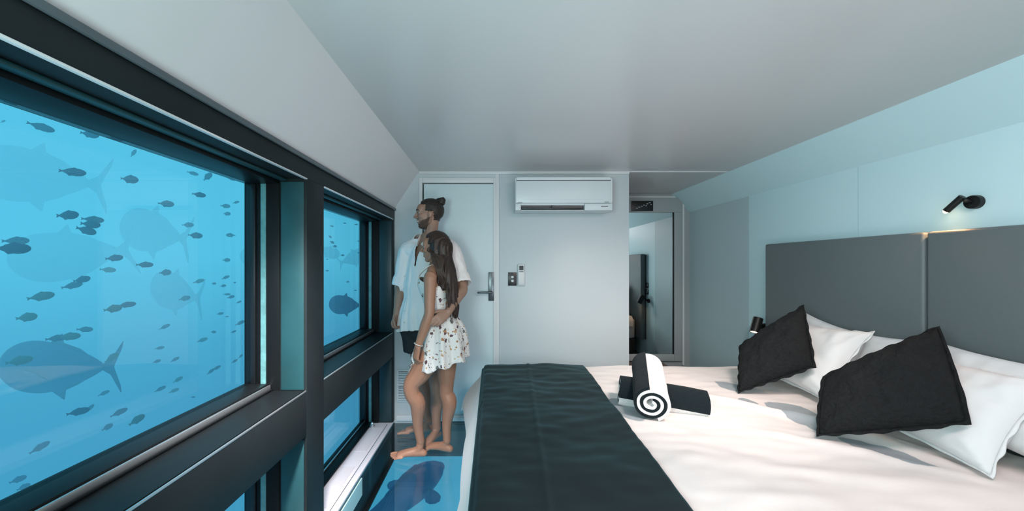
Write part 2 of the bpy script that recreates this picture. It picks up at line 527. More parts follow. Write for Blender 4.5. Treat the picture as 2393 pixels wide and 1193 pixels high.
for (dx, dz, w) in ((1.575, 1.925, .022), (1.60, 1.936, .02), (1.63, 1.945, .018), (1.655, 1.958, .016), (1.69, 1.972, .018), (1.715, 1.984, .022), (1.68, 1.950, .014), (1.735, 1.965, .012)):
    boxo('dash_mark', (dx, dx + w, DA - 0.0672, DA - 0.066, dz, dz + 0.007), M['white_plastic'], sg)
tagit(boxo('timber_bench', (XP + 0.01, 1.86, DA - 0.32, DA - 0.06, 0.0, 0.245), M['wood'], bev=0.006), 'low brown timber bench under the alcove mirror', 'bench')

# ------------------------------------------------------------------ window wall
wl = struct(empty('wall_left', (XL, 0, 0)))
XO = -1.095
bays = [(1.774, 3.012), (0.38, 1.61), (-1.03, 0.22)]
posts = [(3.012, D), (1.61, 1.774), (0.22, 0.38), (BY, -1.03)]
for a, b in posts:
    boxo('post', (XO, XL, a, b, 0.003, ZS - 0.003), M['beam'], wl, bev=0.003)
for a, b in bays:
    boxo('rail', (XO + 0.001, XL - 0.001, a - 0.004, b + 0.004, 0.545, 0.745), M['beam'], wl, bev=0.005)
boxo('top_beam', (XO - 0.02, XL + 0.002, BY, D - 0.001, 1.685, ZS), M['beam'], wl, bev=0.004)
boxo('top_bead', (XL + 0.0025, XL + 0.014, BY, D - 0.001, ZS - 0.016, ZS + 0.004), M['well'], wl, bev=0.004)
boxo('outer_hull_top', (XO - 0.02, XL - 0.061, BY, D, ZS + 0.001, 2.2), M['well'], wl)
boxo('outer_hull_bottom', (XO, XL - 0.002, BY, D, -0.30, -0.015), M['well'], wl)
wn = 0
for a, b in bays:
    for z0, z1 in ((0.745, 1.685), (0.0, 0.545)):
        wn += 1
        w = struct(empty('window_%d' % wn, (XL, (a + b) / 2, z0)))
        lo = 0.035 if z0 > 0.1 else 0.012
        # outer retaining frame (dark) around the pane
        boxo('frame_jamb', (XO + 0.002, -0.94, a, a + 0.022, z0, z1), M['black'], w, bev=0.002)
        boxo('frame_jamb', (XO + 0.002, -0.94, b - 0.006, b, z0, z1), M['black'], w, bev=0.002)
        boxo('frame_head', (XO + 0.002, -0.94, a + 0.02, b - 0.006, z1 - 0.024, z1), M['black'], w, bev=0.002)
        boxo('frame_sill', (XO + 0.002, -0.985, a + 0.02, b - 0.006, z0, z0 + lo), M['black'], w, bev=0.002)
        if z0 > 0.1:
            boxo('frame_capping', (-0.984, -0.83, a + 0.002, b - 0.002, z0 + 0.0005, z0 + 0.004), M['black'], w)
            boxo('sill_bead', (-0.9835, -0.976, a + 0.02, b - 0.006, z0 + 0.005, z0 + 0.030), M['steel'], w, bev=0.003)
            boxo('sill_lip', (-0.974, -0.966, a + 0.02, b - 0.006, z0 + 0.005, z0 + 0.012), M['black'], w, bev=0.002)
            boxo('nose_bead', (XL - 0.006, XL - 0.0005, a + 0.002, b - 0.002, z0 - 0.003, z0 + 0.0035), M['steel'], w, bev=0.001)
            boxo('head_glint', (XL - 0.008, XL + 0.004, a + 0.002, b - 0.002, z1 - 0.005, z1 + 0.001), M['trim'], w, bev=0.001)  # white strip standing for the reflection along the beam edge
            boxo('head_channel', (-0.935, -0.905, a + 0.002, b - 0.002, z1 - 0.012, z1 - 0.001), M['teal'], w, bev=0.004)
        else:
            boxo('sill_bead', (-1.055, -1.046, a + 0.02, b - 0.006, z0 + 0.0125, z0 + 0.022), M['steel'], w, bev=0.002)
        boxo('side_glow_plate', (-0.932, XL - 0.012, b - 0.0042, b - 0.0002, z0 + 0.006, z1 - 0.016), M['teal_dark'] if b > 2 else M['teal'], w, bev=0.001)  # added plate, teal window light on the post side painted into it
        boxo('acrylic_edge', (-1.018, -0.996, b - 0.0105, b - 0.0065, z0 + lo, z1 - 0.025), M['edge'], w)
        boxo('gasket', (-1.062, -1.040, b - 0.014, b - 0.0065, z0 + lo, z1 - 0.025), M['black_plastic'], w, bev=0.002)
        boxo('glass_pane', (-1.084, -1.062, a + 0.021, b - 0.0065, z0 + lo, z1 - 0.025), M['pane'], w)

# sill ledge along the bottom of the window wall
sl = struct(empty('trim_2', (XL, 0, 0)))
boxo('ledge', (-1.045, XL - 0.001, BY, D - 0.002, -0.014, 0.0), M['sill'], sl, bev=0.003)
boxo('groove', (-0.862, -0.858, BY, 2.98, 0.0002, 0.0008), M['seam'], sl)
boxo('edge_strip', (-0.855, XL + 0.003, BY, 2.985, -0.012, 0.006), M['sill'], sl, bev=0.002)
for (ya, yb) in ((2.55, 2.92), (1.95, 2.35), (1.2, 1.5)):
    boxo('grip_pad', (-1.02, -0.885, ya, yb, 0.0002, 0.0022), M['pad'], sl)
kb = tagit(empty('bolt_knob', (-0.965, 2.93, 0.0)), 'small domed chrome knob on the far end of the sill', 'knob')
bm = bmesh.new(); cyl(bm, (-0.965, 2.93, 0.0005), (-0.965, 2.93, 0.012), 0.020, seg=20); finish('base_washer', bm, M['steel'], kb, autos=True)
bm = bmesh.new(); ell(bm, (-0.965, 2.93, 0.014), (0.015, 0.015, 0.028)); finish('dome', bm, M['steel'], kb, smooth=True)

# ------------------------------------------------------------------ floor: walk-on glass over a steel well
fl = struct(empty('floor', (0, 0, 0)))
FXR = 0.75
boxo('floor_glass', (XL + 0.004, FXR, 0.2, D - 0.015, -0.022, 0.0), M['floorglass'], fl)
boxo('floor_deck', (FXR, XR + 0.1, BY, D + 0.06, -0.3, 0.0), M['well'], fl)
boxo('floor_deck', (XP - 0.06, XR + 0.1, D + 0.06, DA + 0.05, -0.3, 0.0), M['well'], fl)
boxo('floor_deck', (XL + 0.004, FXR, BY, 0.2, -0.3, 0.0), M['well'], fl)
boxo('well_wall', (XL - 0.002, FXR, D - 0.004, D + 0.03, -0.30, -0.022), M['well'], fl)
boxo('well_band', (XL + 0.01, FXR, D - 0.012, D - 0.0045, -0.085, -0.030), M['teal'], fl)
boxo('well_wall', (XL - 0.02, XL + 0.003, 0.2, D - 0.005, -0.30, -0.015), M['beam'], fl)
boxo('light_panel', (XL + 0.0035, XL + 0.010, 0.25, 2.27, -0.13, -0.024), M['pale'], fl)
boxo('lower_glass', (XL + 0.004, FXR, 0.2, D - 0.013, -0.292, -0.270), M['floorglass'], fl)
boxo('lower_frame', (XL + 0.004, XL + 0.030, 0.2, D - 0.013, -0.269, -0.255), M['black'], fl)

# ------------------------------------------------------------------ the sea outside
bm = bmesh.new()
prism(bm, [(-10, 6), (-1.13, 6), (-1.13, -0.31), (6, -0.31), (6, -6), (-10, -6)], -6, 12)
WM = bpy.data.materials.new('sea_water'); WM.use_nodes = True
n = WM.node_tree; n.nodes.clear()
o_ = n.nodes.new('ShaderNodeOutputMaterial')
ab = n.nodes.new('ShaderNodeVolumeAbsorption'); em = n.nodes.new('ShaderNodeEmission'); ad = n.nodes.new('ShaderNodeAddShader')
SIG = 0.30
ab.inputs['Color'].default_value = (0, 0, 0, 1); ab.inputs['Density'].default_value = SIG
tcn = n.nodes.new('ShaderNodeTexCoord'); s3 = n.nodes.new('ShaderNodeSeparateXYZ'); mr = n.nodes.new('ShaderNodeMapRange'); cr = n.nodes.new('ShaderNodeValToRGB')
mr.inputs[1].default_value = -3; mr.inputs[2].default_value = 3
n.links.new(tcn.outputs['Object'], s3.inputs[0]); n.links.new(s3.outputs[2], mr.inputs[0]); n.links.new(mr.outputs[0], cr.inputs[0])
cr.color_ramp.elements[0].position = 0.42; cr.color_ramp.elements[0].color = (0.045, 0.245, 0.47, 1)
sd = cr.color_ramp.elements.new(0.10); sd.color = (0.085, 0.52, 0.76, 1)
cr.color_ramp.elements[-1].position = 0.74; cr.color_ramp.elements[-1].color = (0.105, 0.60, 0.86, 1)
em.inputs['Strength'].default_value = SIG  # water emits in place of scattered daylight, brightness set by height
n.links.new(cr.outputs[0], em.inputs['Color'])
n.links.new(ab.outputs[0], ad.inputs[0]); n.links.new(em.outputs[0], ad.inputs[1]); n.links.new(ad.outputs[0], o_.inputs['Volume'])
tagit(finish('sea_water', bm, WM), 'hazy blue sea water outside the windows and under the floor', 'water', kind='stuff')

# ------------------------------------------------------------------ people
UP = V((0, 0, 1))


def head_parts(bm, c, f, H, neck_to, nr, woman=False):
    """union pieces of a head; c centre, f facing, H chin-to-crown"""
    r = f.cross(UP).normalized(); u = UP
    ax = (f, r, u)
    Q = lambda a, b, d: c + f * a * H + r * b * H + u * d * H
    R = lambda a, b, d: (a * H, b * H, d * H)
    ell(bm, Q(-0.07, 0, 0.13), R(0.41, 0.315, 0.365), ax, 24, 16)
    ell(bm, Q(0.10, 0, -0.08), R(0.27, 0.25, 0.36), ax, 20, 14)
    ell(bm, Q(0.20, 0, 0.14), R(0.20, 0.24, 0.22), ax, 20, 14)
    ell(bm, Q(0.225, 0, -0.40), R(0.11, 0.13, 0.085), ax)
    ell(bm, Q(0.21, 0, -0.27), R(0.15, 0.17, 0.12), ax)
    for s in (-1, 1):
        tube(bm, [Q(-0.02, 0.25 * s, -0.10), Q(0.0, 0.235 * s, -0.27), Q(0.16, 0.12 * s, -0.40)], [0.06 * H, 0.065 * H, 0.07 * H], n=4)
        ell(bm, Q(0.22, 0.15 * s, -0.09), R(0.13, 0.10, 0.09), ax)      # cheek
        tube(bm, [Q(0.365, 0.02 * s, 0.085), Q(0.355, 0.11 * s, 0.10), Q(0.28, 0.20 * s, 0.08)], [0.035 * H] * 3, n=3)   # brow
        ell(bm, Q(-0.05, 0.315 * s, -0.02), R(0.075, 0.028, 0.115), ax)  # ear
        ell(bm, Q(-0.035, 0.315 * s, -0.10), R(0.045, 0.026, 0.05), ax)
        ell(bm, Q(0.405, 0.05 * s, -0.135), R(0.045, 0.035, 0.03), ax)  # nostril
    tube(bm, [Q(0.36, 0, 0.07), Q(0.415, 0, -0.03), Q(0.475, 0, -0.115)], [(0.035 * H, 0.04 * H), (0.035 * H, 0.04 * H), (0.045 * H, 0.035 * H)], lat=tuple(r), n=4)
    ell(bm, Q(0.345, 0, -0.215), R(0.055, 0.10, 0.020), ax)
    for s in (-1, 1):
        tube(bm, [Q(0.335, 0.07 * s, 0.055), Q(0.345, 0.13 * s, 0.066), Q(0.29, 0.20 * s, 0.045)], [0.018 * H] * 3, n=3)
        tube(bm, [Q(0.325, 0.07 * s, -0.018), Q(0.33, 0.13 * s, -0.030), Q(0.28, 0.19 * s, -0.005)], [0.018 * H] * 3, n=3)
    ell(bm, Q(0.34, 0, -0.285), R(0.055, 0.09, 0.026), ax)
    nb = V(neck_to)
    tube(bm, [Q(-0.12, 0, -0.10), Q(-0.10, 0, -0.40), (Q(-0.10, 0, -0.40) + nb) / 2, nb], [nr * 0.95, nr * 0.95, nr, nr * 1.12], n=4)
    return Q, R, ax


def hand(bm, wrist, d, nrm, side, L, curl=0.6, spread=0.05, thumb=0.5, r=0.0085):
    """palm and five fingers; d direction, nrm palm normal (towards the palm side), side = thumb side"""
    d = V(d).normalized(); nrm = V(nrm); nrm = (nrm - d * nrm.dot(d)).normalized(); s = d.cross(nrm).normalized()
    if s.dot(V(side)) < 0: s = -s
    w = V(wrist); k = L / 0.19
    tube(bm, [w - d * 0.01, w + d * 0.03 * k, w + d * 0.088 * k], [(0.025 * k, 0.017 * k), (0.034 * k, 0.016 * k), (0.040 * k, 0.013 * k)], lat=tuple(s), n=4)
    for i, (o, ln) in enumerate(((0.028, 0.074), (0.010, 0.083), (-0.008, 0.077), (-0.026, 0.060))):
        p = w + d * (0.082 - 0.004 * abs(i - 1)) * k + s * o * k
        dd = (d + s * (o * spread * 25)).normalized(); n_ = nrm
        pts = [p - dd * 0.015 * k, p]; a = curl * (0.75 + 0.12 * i)
        for q, frac in enumerate((0.45, 0.31, 0.24)):
            ang = a * (0.7, 1.1, 0.9)[q]
            dd, n_ = (dd * math.cos(ang) + n_ * math.sin(ang)), (n_ * math.cos(ang) - dd * math.sin(ang))
            p = p + dd * ln * frac * k; pts.append(p)
        tube(bm, pts, [r * k, r * k, r * 0.98 * k, r * 0.9 * k, r * 0.78 * k], lat=tuple(s), seg=10, n=3)
    td = (s * (0.9 - 0.4 * thumb) + d * 0.75 + nrm * 0.5 * thumb).normalized()
    p = w + d * 0.028 * k + s * 0.022 * k
    p2 = p + td * 0.036 * k; td2 = (td + d * 0.55 + nrm * 0.4 * thumb - s * 0.5 * thumb).normalized(); p3 = p2 + td2 * 0.034 * k
    tube(bm, [p - td * 0.012 * k, p, p2, p3, p3 + td2 * 0.022 * k], [0.013 * k, 0.013 * k, 0.0105 * k, 0.0095 * k, 0.008 * k], seg=10, n=3)


def foot(bm, ankle, h, L, medial, zs=0.0):
    """ankle joint above, heading h, sole on zs"""
    h = V((h[0], h[1], 0)).normalized(); l = UP.cross(h)
    if l.dot(V(medial)) < 0: l = -l      # l points to the big-toe side
    a = V(ankle); g = V((a.x, a.y, zs)); k = L / 0.25
    hl = g - h * 0.028 * k
    tube(bm, [hl + UP * 0.027 * k + h * 0.004, g + h * 0.02 * k + UP * 0.036 * k, g + h * 0.09 * k + UP * 0.033 * k - l * 0.002, g + h * 0.155 * k + UP * 0.021 * k],
         [(0.025 * k, 0.025 * k), (0.028 * k, 0.034 * k), (0.033 * k, 0.028 * k), (0.042 * k, 0.019 * k)], lat=tuple(l), seg=16, n=5)
    tube(bm, [a + UP * 0.02, g + UP * 0.06 * k + h * 0.012, g + h * 0.075 * k + UP * 0.040 * k, g + h * 0.13 * k + UP * 0.026 * k], [(0.026 * k, 0.028 * k), (0.027 * k, 0.028 * k), (0.026 * k, 0.022 * k), (0.022 * k, 0.016 * k)], lat=tuple(l), n=4)
    for s_ in (-1, 1): ell(bm, a + l * 0.023 * k * s_ + UP * 0.0, (0.011 * k, 0.011 * k, 0.013 * k))
    for i, (o, s0, ln, r) in enumerate(((0.030, 0.165, 0.054, 0.0115), (0.009, 0.170, 0.048, 0.0080), (-0.009, 0.165, 0.043, 0.0075), (-0.0255, 0.157, 0.038, 0.0072), (-0.041, 0.146, 0.033, 0.0070))):
        p = g + h * s0 * k + l * o * k
        e = p + h * ln * k - l * 0.002
        tube(bm, [p - h * 0.02 * k + UP * 0.014 * k, (p + e) / 2 + UP * (r + 0.004) * k, e + UP * r * k], [r * k * 1.05, r * k, r * k * 0.92], seg=10, n=3)


def shell(me, pred, off, name, mt, parent, lumps=0.0, ls=30):
    """layer lying over part of a body: copied faces pushed outward, closed at the rim"""
    b = mesh_bm(me); b.normal_update()
    kill = [f for f in b.faces if not pred(f.calc_center_median())]
    bmesh.ops.delete(b, geom=kill, context='FACES')
    for _ in range(14): bmesh.ops.smooth_vert(b, verts=[v for v in b.verts if v.is_boundary], factor=0.5, use_axis_x=True, use_axis_y=True, use_axis_z=True)
    b.normal_update()
    nv = {v: v.normal.copy() for v in b.verts}
    for v in b.verts:
        v.co += nv[v] * (off * (0.35 if v.is_boundary else 1.0) + lumps * fn(v.co, ls))
    m_ = bpy.data.meshes.new(name); b.to_mesh(m_); b.free()
    m_.transform(root_matrix(parent).inverted())
    return link(name, m_, mt, parent, smooth=True)


def cloth(me, keep, name, mt, parent, wr=0.004, thick=0.002, wfun=None):
    b = mesh_bm(me)
    bmesh.ops.delete(b, geom=[f for f in b.faces if not keep(f.calc_center_median())], context='FACES')
    for _ in range(6): bmesh.ops.smooth_vert(b, verts=[v for v in b.verts if v.is_boundary], factor=0.5, use_axis_x=True, use_axis_y=True, use_axis_z=True)
    b.normal_update()
    for v in b.verts:
        w = wr * fn(v.co, 9, 3) + wr * 0.5 * fn((v.co.x, v.co.y, v.co.z * 0.5), 26, 9)
        if wfun: w += wfun(v.co)
        v.co += v.normal * w
    m_ = bpy.data.meshes.new(name); b.to_mesh(m_); b.free()
    m_.transform(root_matrix(parent).inverted())
    o = link(name, m_, mt, parent, smooth=True)
    s = o.modifiers.new('t', 'SOLIDIFY'); s.thickness = thick; s.offset = 0
    return o


def plain(name, me, mt, parent):
    me.transform(root_matrix(parent).inverted())
    return link(name, me, mt, parent, smooth=True)


# ---- man
man = tagit(empty('person', (-0.47, 2.80, 0)), 'barefoot bearded man with hair bun, open white shirt and dark shorts', 'person')
fb = V((-0.62, -0.78, 0)).normalized()     # chest facing
fh = V((-0.985, -0.17, 0)).normalized()     # face direction
rt = fb.cross(UP)                          # his right
pel = px(984, 742, 2.82); wai = px(990, 705, 2.82); che = px(1000, 640, 2.82); upc = px(1003, 588, 2.82); nck = px(1004, 560, 2.82)
hc = px(1002, 500, 2.81)
RS, LS = px(957, 584, 2.91), px(1052, 585, 2.72)
RE, RWr = px(938, 666, 2.88), px(927, 731, 2.80)
LE, LWr = px(1080, 672, 2.58), px(1048, 727, 2.395)
bm = bmesh.new()
QM, RM, axm = head_parts(bm, hc, fh, 0.232, nck, 0.053)
lt = tuple(rt)
tube(bm, [pel - UP * 0.05, pel + UP * 0.02, wai, che, upc, nck + UP * 0.01], [(0.155, 0.105), (0.165, 0.11), (0.145, 0.10), (0.165, 0.115), (0.15, 0.095), (0.07, 0.065)], lat=lt, seg=24)
for S, E, Wp in ((RS, RE, RWr), (LS, LE, LWr)):
    tube(bm, [upc.lerp(S, 0.35), S, S.lerp(E, 0.5), E, E.lerp(Wp, 0.35), E.lerp(Wp, 0.75), Wp], [0.055, 0.058, 0.047, 0.041, 0.043, 0.032, 0.027], n=5)
tube(bm, [RS.lerp(nck, 0.1), nck + UP * 0.02 - fb * 0.02, LS.lerp(nck, 0.1)], [0.045, 0.055, 0.045], n=5)
hand(bm, RWr, (px(918, 765, 2.78) - RWr), fb * 0.3 + V((0.9, 0, 0)), fb, 0.185, curl=1.0, thumb=0.9, r=0.0098)
hand(bm, LWr, (px(1018, 752, 2.315) - LWr), V((-0.1, 1, -0.1)), V((-0.5, 0, 0.8)), 0.185, curl=0.35, thumb=0.5, r=0.0098)
RK, RA = px(984, 872, 2.86), px(1000, 982, 2.845)
LK, LA = px(1018, 878, 2.75), px(1020, 1000, 2.73)
for hx, K, A in ((pel + rt * 0.085 - UP * 0.03, RK, RA), (pel - rt * 0.085 - UP * 0.03, LK, LA)):
    calf = K.lerp(A, 0.33) - fb * 0.018
    tube(bm, [hx, hx.lerp(K, 0.4), K + UP * 0.05, K - UP * 0.03, calf, K.lerp(A, 0.72), A], [0.09, 0.078, 0.057, 0.052, 0.056, 0.038, 0.032], n=5)
foot(bm, RA, (-0.99, -0.12), 0.255, (0.1, -1, 0))
foot(bm, LA, (-0.42, -0.91), 0.255, (-0.9, 0.4, 0))
mman = remeshed(bm, 0.0045, 4, 0.5)
plain('body', mman.copy(), M['skin_man'], man)
H = 0.232
loc = lambda p: ((p - hc).dot(fh) / H, (p - hc).dot(axm[1]) / H, (p - hc).dot(UP) / H)


def hairline(p):
    a, b, d = loc(p)
    if d < -0.34 or abs(a) > 0.7: return False
    if (p - hc).length > 0.62 * H: return False
    if d > 0.36 and a < 0.28: return True
    if d > 0.28 + 0.5 * max(0, a - 0.18): return a < 0.24
    if a < -0.15: return d > -0.22
    return a < 0.10 and d > 0.04 + 0.2 * max(0, a)


shell(mman, hairline, 0.009, 'hair', M['hair'], man, 0.002, 60)
bm = bmesh.new()
bc = QM(-0.40, 0, 0.42)
ell(bm, bc, (0.037, 0.037, 0.033)); ell(bm, bc + V((0.012, 0, 0.012)), (0.026, 0.028, 0.024)); ell(bm, bc + V((-0.02, 0, 0.012)), (0.018, 0.02, 0.02))
ell(bm, bc - V((-0.0, 0, 0.03)) + fh * 0.02, (0.025, 0.03, 0.02))
me = remeshed(bm, 0.005, 2)
for v in me.vertices: v.co += (v.co - bc).normalized() * 0.005 * fn(v.co, 60)
plain('hair_bun', me, M['hair'], man)


def beardline(p):
    a, b, d = loc(p)
    if not (-0.53 < d < -0.10) or a < -0.04 + 0.3 * (-0.2 - d) or (p - hc).length > 0.62 * H: return False
    if a > 0.26 and -0.32 < d < -0.195 and abs(b) < 0.12: return False
    if a > 0.28 and d > -0.2: return d < -0.155 and abs(b) < 0.13
    return d < -0.13 - 0.42 * max(0, a)


shell(mman, beardline, 0.0025, 'beard', M['beard'], man, 0.001, 90)
for s in (-1, 1):
    bm = bmesh.new(); ell(bm, QM(0.292, 0.128 * s, 0.020), (0.0122, 0.0122, 0.0105)); ey = finish('eye', bm, M['eye'], man, smooth=True)
    bm = bmesh.new(); ell(bm, QM(0.332, 0.136 * s, 0.018), (0.006, 0.006, 0.006)); finish('iris', bm, M['iris'], ey, smooth=True)
    bm = bmesh.new(); tube(bm, [QM(0.395, 0.04 * s, 0.095), QM(0.385, 0.12 * s, 0.125), QM(0.30, 0.21 * s, 0.09)], [0.003, 0.0045, 0.002], n=3)
    finish('eyebrow', bm, M['hair'], man, smooth=True)
bm = bmesh.new(); ell(bm, QM(0.340, 0, -0.252), (0.012, 0.021, 0.0065), axm); finish('teeth', bm, M['teeth'], man, smooth=True)

# shirt: loose, open collar, rolled sleeves
bm = bmesh.new()
hem = px(992, 772, 2.80)
tube(bm, [V((pel.x - 0.01, pel.y, 0.74)), pel + UP * 0.0, wai, che, upc, nck - UP * 0.005], [(0.215, 0.155), (0.205, 0.15), (0.19, 0.14), (0.192, 0.142), (0.165, 0.115), (0.078, 0.072)], lat=lt, seg=28)
tube(bm, [RS.lerp(nck, -0.05), nck + UP * 0.012 - fb * 0.02, LS.lerp(nck, -0.05)], [0.062, 0.064, 0.062], n=5)
for S, E, fr in ((RS, RE, 1.02), (LS, LE, 0.93)):
    e_ = S.lerp(E, fr)
    tube(bm, [upc.lerp(S, 0.4), S, S.lerp(E, 0.45), S.lerp(E, 0.85 * fr), e_], [0.085, 0.080, 0.072, 0.067, 0.068], n=5)
    d_ = (E - S).normalized()
    tube(bm, [e_ - d_ * 0.055, e_ - d_ * 0.01], [0.075, 0.077], n=2)
mshirt = remeshed(bm, 0.0065, 4, 0.5)
RSe, LSe = RS.lerp(RE, 1.0), LS.lerp(LE, 0.91)
dR, dL = (RE - RS).normalized(), (LE - LS).normalized()


def keep_shirt(p):
    hz = 0.79 + 0.03 * math.cos((p.x - pel.x) * 9)
    if p.z < hz and (p - RE).length > 0.1 and (p - LE).length > 0.13: return False
    if (p - RSe).dot(dR) > 0.012 and (p - RE).length < 0.2 and p.x < pel.x - 0.17: return False
    if (p - LSe).dot(dL) > 0.012 and (p - LE).length < 0.17: return False
    q = p - nck; a = q.dot(fb); b = q.dot(rt)
    if q.z > 0.012 and abs(b) < 0.11: return False
    if a > 0.0 and q.z > -0.20 and abs(b) < 0.004 + max(0, q.z + 0.16) * 0.28 and abs(b) < 0.05: return False
    return True


def shirt_w(p):
    q = p - pel; b = q.dot(rt); a = q.dot(fb)
    w = 0.008 * math.sin(math.atan2(b, a) * 11 + 2 * fn(p, 3)) * max(0, min(1, (1.25 - p.z) * 2))
    if a > 0: w += 0.006 * math.exp(-((b) / 0.008) ** 2)
    return w


cloth(mshirt, keep_shirt, 'shirt', M['shirt'], man, 0.010, 0.003, shirt_w)
bm = bmesh.new()
for s in (-1, 1):
    pts = [nck + UP * 0.030 - fb * 0.075, nck + UP * 0.028 - fb * 0.03 + rt * s * 0.068, nck + UP * 0.012 + fb * 0.04 + rt * s * 0.060, nck - UP * 0.045 + fb * 0.100 + rt * s * 0.030]
    tube(bm, pts, [(0.022, 0.005), (0.024, 0.005), (0.026, 0.005), (0.012, 0.004)], lat=(0, 0, 1), n=5)
finish('collar', bm, M['shirt'], man, smooth=True)
bm = bmesh.new()
for k in range(5):
    z_ = 1.22 - k * 0.085
    p = V((pel.x, pel.y, z_)) + fb * (0.158 if z_ > 1.1 else 0.162); ell(bm, p, (0.006, 0.006, 0.006), seg=8, rings=6)
finish('button', bm, M['eye'], man, smooth=True)['kind'] = 'stuff'

# shorts
bm = bmesh.new()
for hx, K in ((pel + rt * 0.085 - UP * 0.03, RK), (pel - rt * 0.085 - UP * 0.03, LK)):
    tube(bm, [hx + UP * 0.12, hx, hx.lerp(K, 0.35), hx.lerp(K, 0.74)], [(0.10, 0.115), (0.118, 0.125), (0.110, 0.11), (0.105, 0.105)], n=5)
tube(bm, [pel + UP * 0.12, pel - UP * 0.06], [(0.17, 0.12), (0.175, 0.125)], lat=lt, seg=20)
msh = remeshed(bm, 0.0075, 4)
cloth(msh, lambda p: 0.625 < p.z < 0.97, 'shorts', M['shorts'], man, 0.008, 0.004)

# ---- woman
wom = tagit(empty('person', (-0.36, 2.52, 0)), 'barefoot woman with long brown hair in a short white floral dress', 'person')
fw = V((-0.975, 0.22, 0)).normalized(); rw = fw.cross(UP)        # her right is away from the lens
pe = px(1035, 775, 2.52); wa_ = px(1028, 722, 2.52); ch_ = px(1020, 672, 2.52); up_ = px(1019, 645, 2.52); nk = px(1019, 622, 2.52)
hw = px(1016, 578, 2.54); HW = 0.212
fhw = V((-0.985, 0.10, 0)).normalized()
S1, E1, W1 = px(1006, 646, 2.375), px(1003, 733, 2.335), px(977, 808, 2.33)
S2, E2, W2 = px(1030, 646, 2.665), px(1040, 725, 2.71), px(1018, 770, 2.66)
bm = bmesh.new()
QW, RW, axw = head_parts(bm, hw, fhw, HW, nk, 0.045, True)
lw = tuple(rw)
tube(bm, [pe - UP * 0.05, pe + UP * 0.01, wa_, ch_, up_, nk], [(0.140, 0.105), (0.150, 0.108), (0.108, 0.080), (0.125, 0.088), (0.125, 0.07), (0.05, 0.045)], lat=lw, seg=24)
for s in (-1, 1):
    ell(bm, ch_ + fw * 0.060 + rw * 0.055 * s - UP * 0.01, (0.050, 0.048, 0.048))
    ell(bm, pe - fw * 0.06 + rw * 0.065 * s - UP * 0.03, (0.085, 0.085, 0.09))
tube(bm, [S1.lerp(nk, 0.05), nk - UP * 0.002, S2.lerp(nk, 0.05)], [0.036, 0.046, 0.036], n=5)
for S, E, Wp in ((S1, E1, W1), (S2, E2, W2)):
    tube(bm, [up_.lerp(S, 0.5), S, S.lerp(E, 0.3), S.lerp(E, 0.7), E, E.lerp(Wp, 0.35), E.lerp(Wp, 0.8), Wp], [0.042, 0.043, 0.040, 0.036, 0.033, 0.034, 0.026, 0.023], n=4)
hand(bm, W1, px(966, 862, 2.335) - W1, V((0.7, 0.6, 0)), V((-1, -0.1, 0)), 0.172, curl=0.62, thumb=0.6, r=0.0086)
hand(bm, W2, V((-0.3, 0.3, -1)), V((0, 1, 0)), V((-1, 0, 0)), 0.165, curl=0.5, r=0.0086)
K1, A1 = px(963, 903, 2.40), px(983, 1030, 2.475)
K2, A2 = px(1043, 903, 2.56), px(1045, 1028, 2.54)
hp1 = pe - rw * 0.08 - UP * 0.04; hp2 = pe + rw * 0.07 - UP * 0.04
for hx, K, A, fk in ((hp1, K1, A1, 1.0), (hp2, K2, A2, 0.96)):
    calf = K.lerp(A, 0.30) - fw * 0.022
    tube(bm, [hx, hx.lerp(K, 0.35), hx.lerp(K, 0.7), K + UP * 0.02, K - UP * 0.045, calf, K.lerp(A, 0.68), A], [0.090 * fk, 0.086 * fk, 0.070 * fk, 0.056 * fk, 0.050, 0.052, 0.035, 0.028], n=4)
foot(bm, A1, (-0.99, -0.03), 0.232, (0, 1, 0))
foot(bm, A2, (-0.96, 0.28), 0.232, (0, -1, 0))
mwom = remeshed(bm, 0.0042, 4, 0.5)
# dress
keep_bm = bmesh.new(); bm = keep_bm
NA = 96
rows = []
sec = [(ch_ + UP * 0.030 + fw * 0.010, 0.128, 0.108, 0, 0.0), (ch_ + UP * 0.0 + fw * 0.006, 0.136, 0.118, 0, 0.0), (ch_.lerp(wa_, 0.55), 0.124, 0.102, 0.002, 0), (wa_, 0.118, 0.092, 0.003, 0.0), (wa_.lerp(pe, 0.3), 0.132, 0.108, 0.005, 0),
       (wa_.lerp(pe, 0.65) , 0.152, 0.132, 0.008, 0), (pe - UP * 0.01 + fw * 0.005, 0.172, 0.158, 0.012, 0), (pe - UP * 0.09 + fw * 0.012, 0.182, 0.176, 0.017, 0.0), (pe - UP * 0.165 + fw * 0.02, 0.188, 0.188, 0.021, 0.0), (pe - UP * 0.225 + fw * 0.022, 0.192, 0.196, 0.025, 0.0)]
rr = catmull([(s_[0].x, s_[0].y, s_[0].z, s_[1], s_[2], s_[3]) for s_ in sec], 5)
NR = len(rr)
for i, q in enumerate(rr):
    row = []
    for k in range(NA):
        w = 2 * PI * k / NA
        ph = 9 * w + 1.2 * math.sin(2 * w) + 0.8 * math.sin(i * 0.08)
        e_ = 1 + q[5] / 0.19 * (math.sin(ph) + 0.35 * math.sin(2.3 * ph + 1))
        g_ = 0.0015 * math.sin(40 * w) if i < 4 else 0
        p = V(q[:3]) + rw * (q[3] * e_ + g_) * math.cos(w) + fw * (q[4] * e_ + g_) * math.sin(w)
        frac = i / (NR - 1)
        p.z += frac ** 3 * (0.045 * -math.sin(w) + 0.012 * math.sin(ph + 1))
        if i < 8: p.z += (1 - i / 8) * (0.045 * math.sin(w) if math.sin(w) > 0 else 0.02 * math.sin(w))
        p += (rw * math.cos(w) + fw * math.sin(w)) * 0.004 * fn(p, 14)
        row.append(bm.verts.new(p))
    rows.append(row)
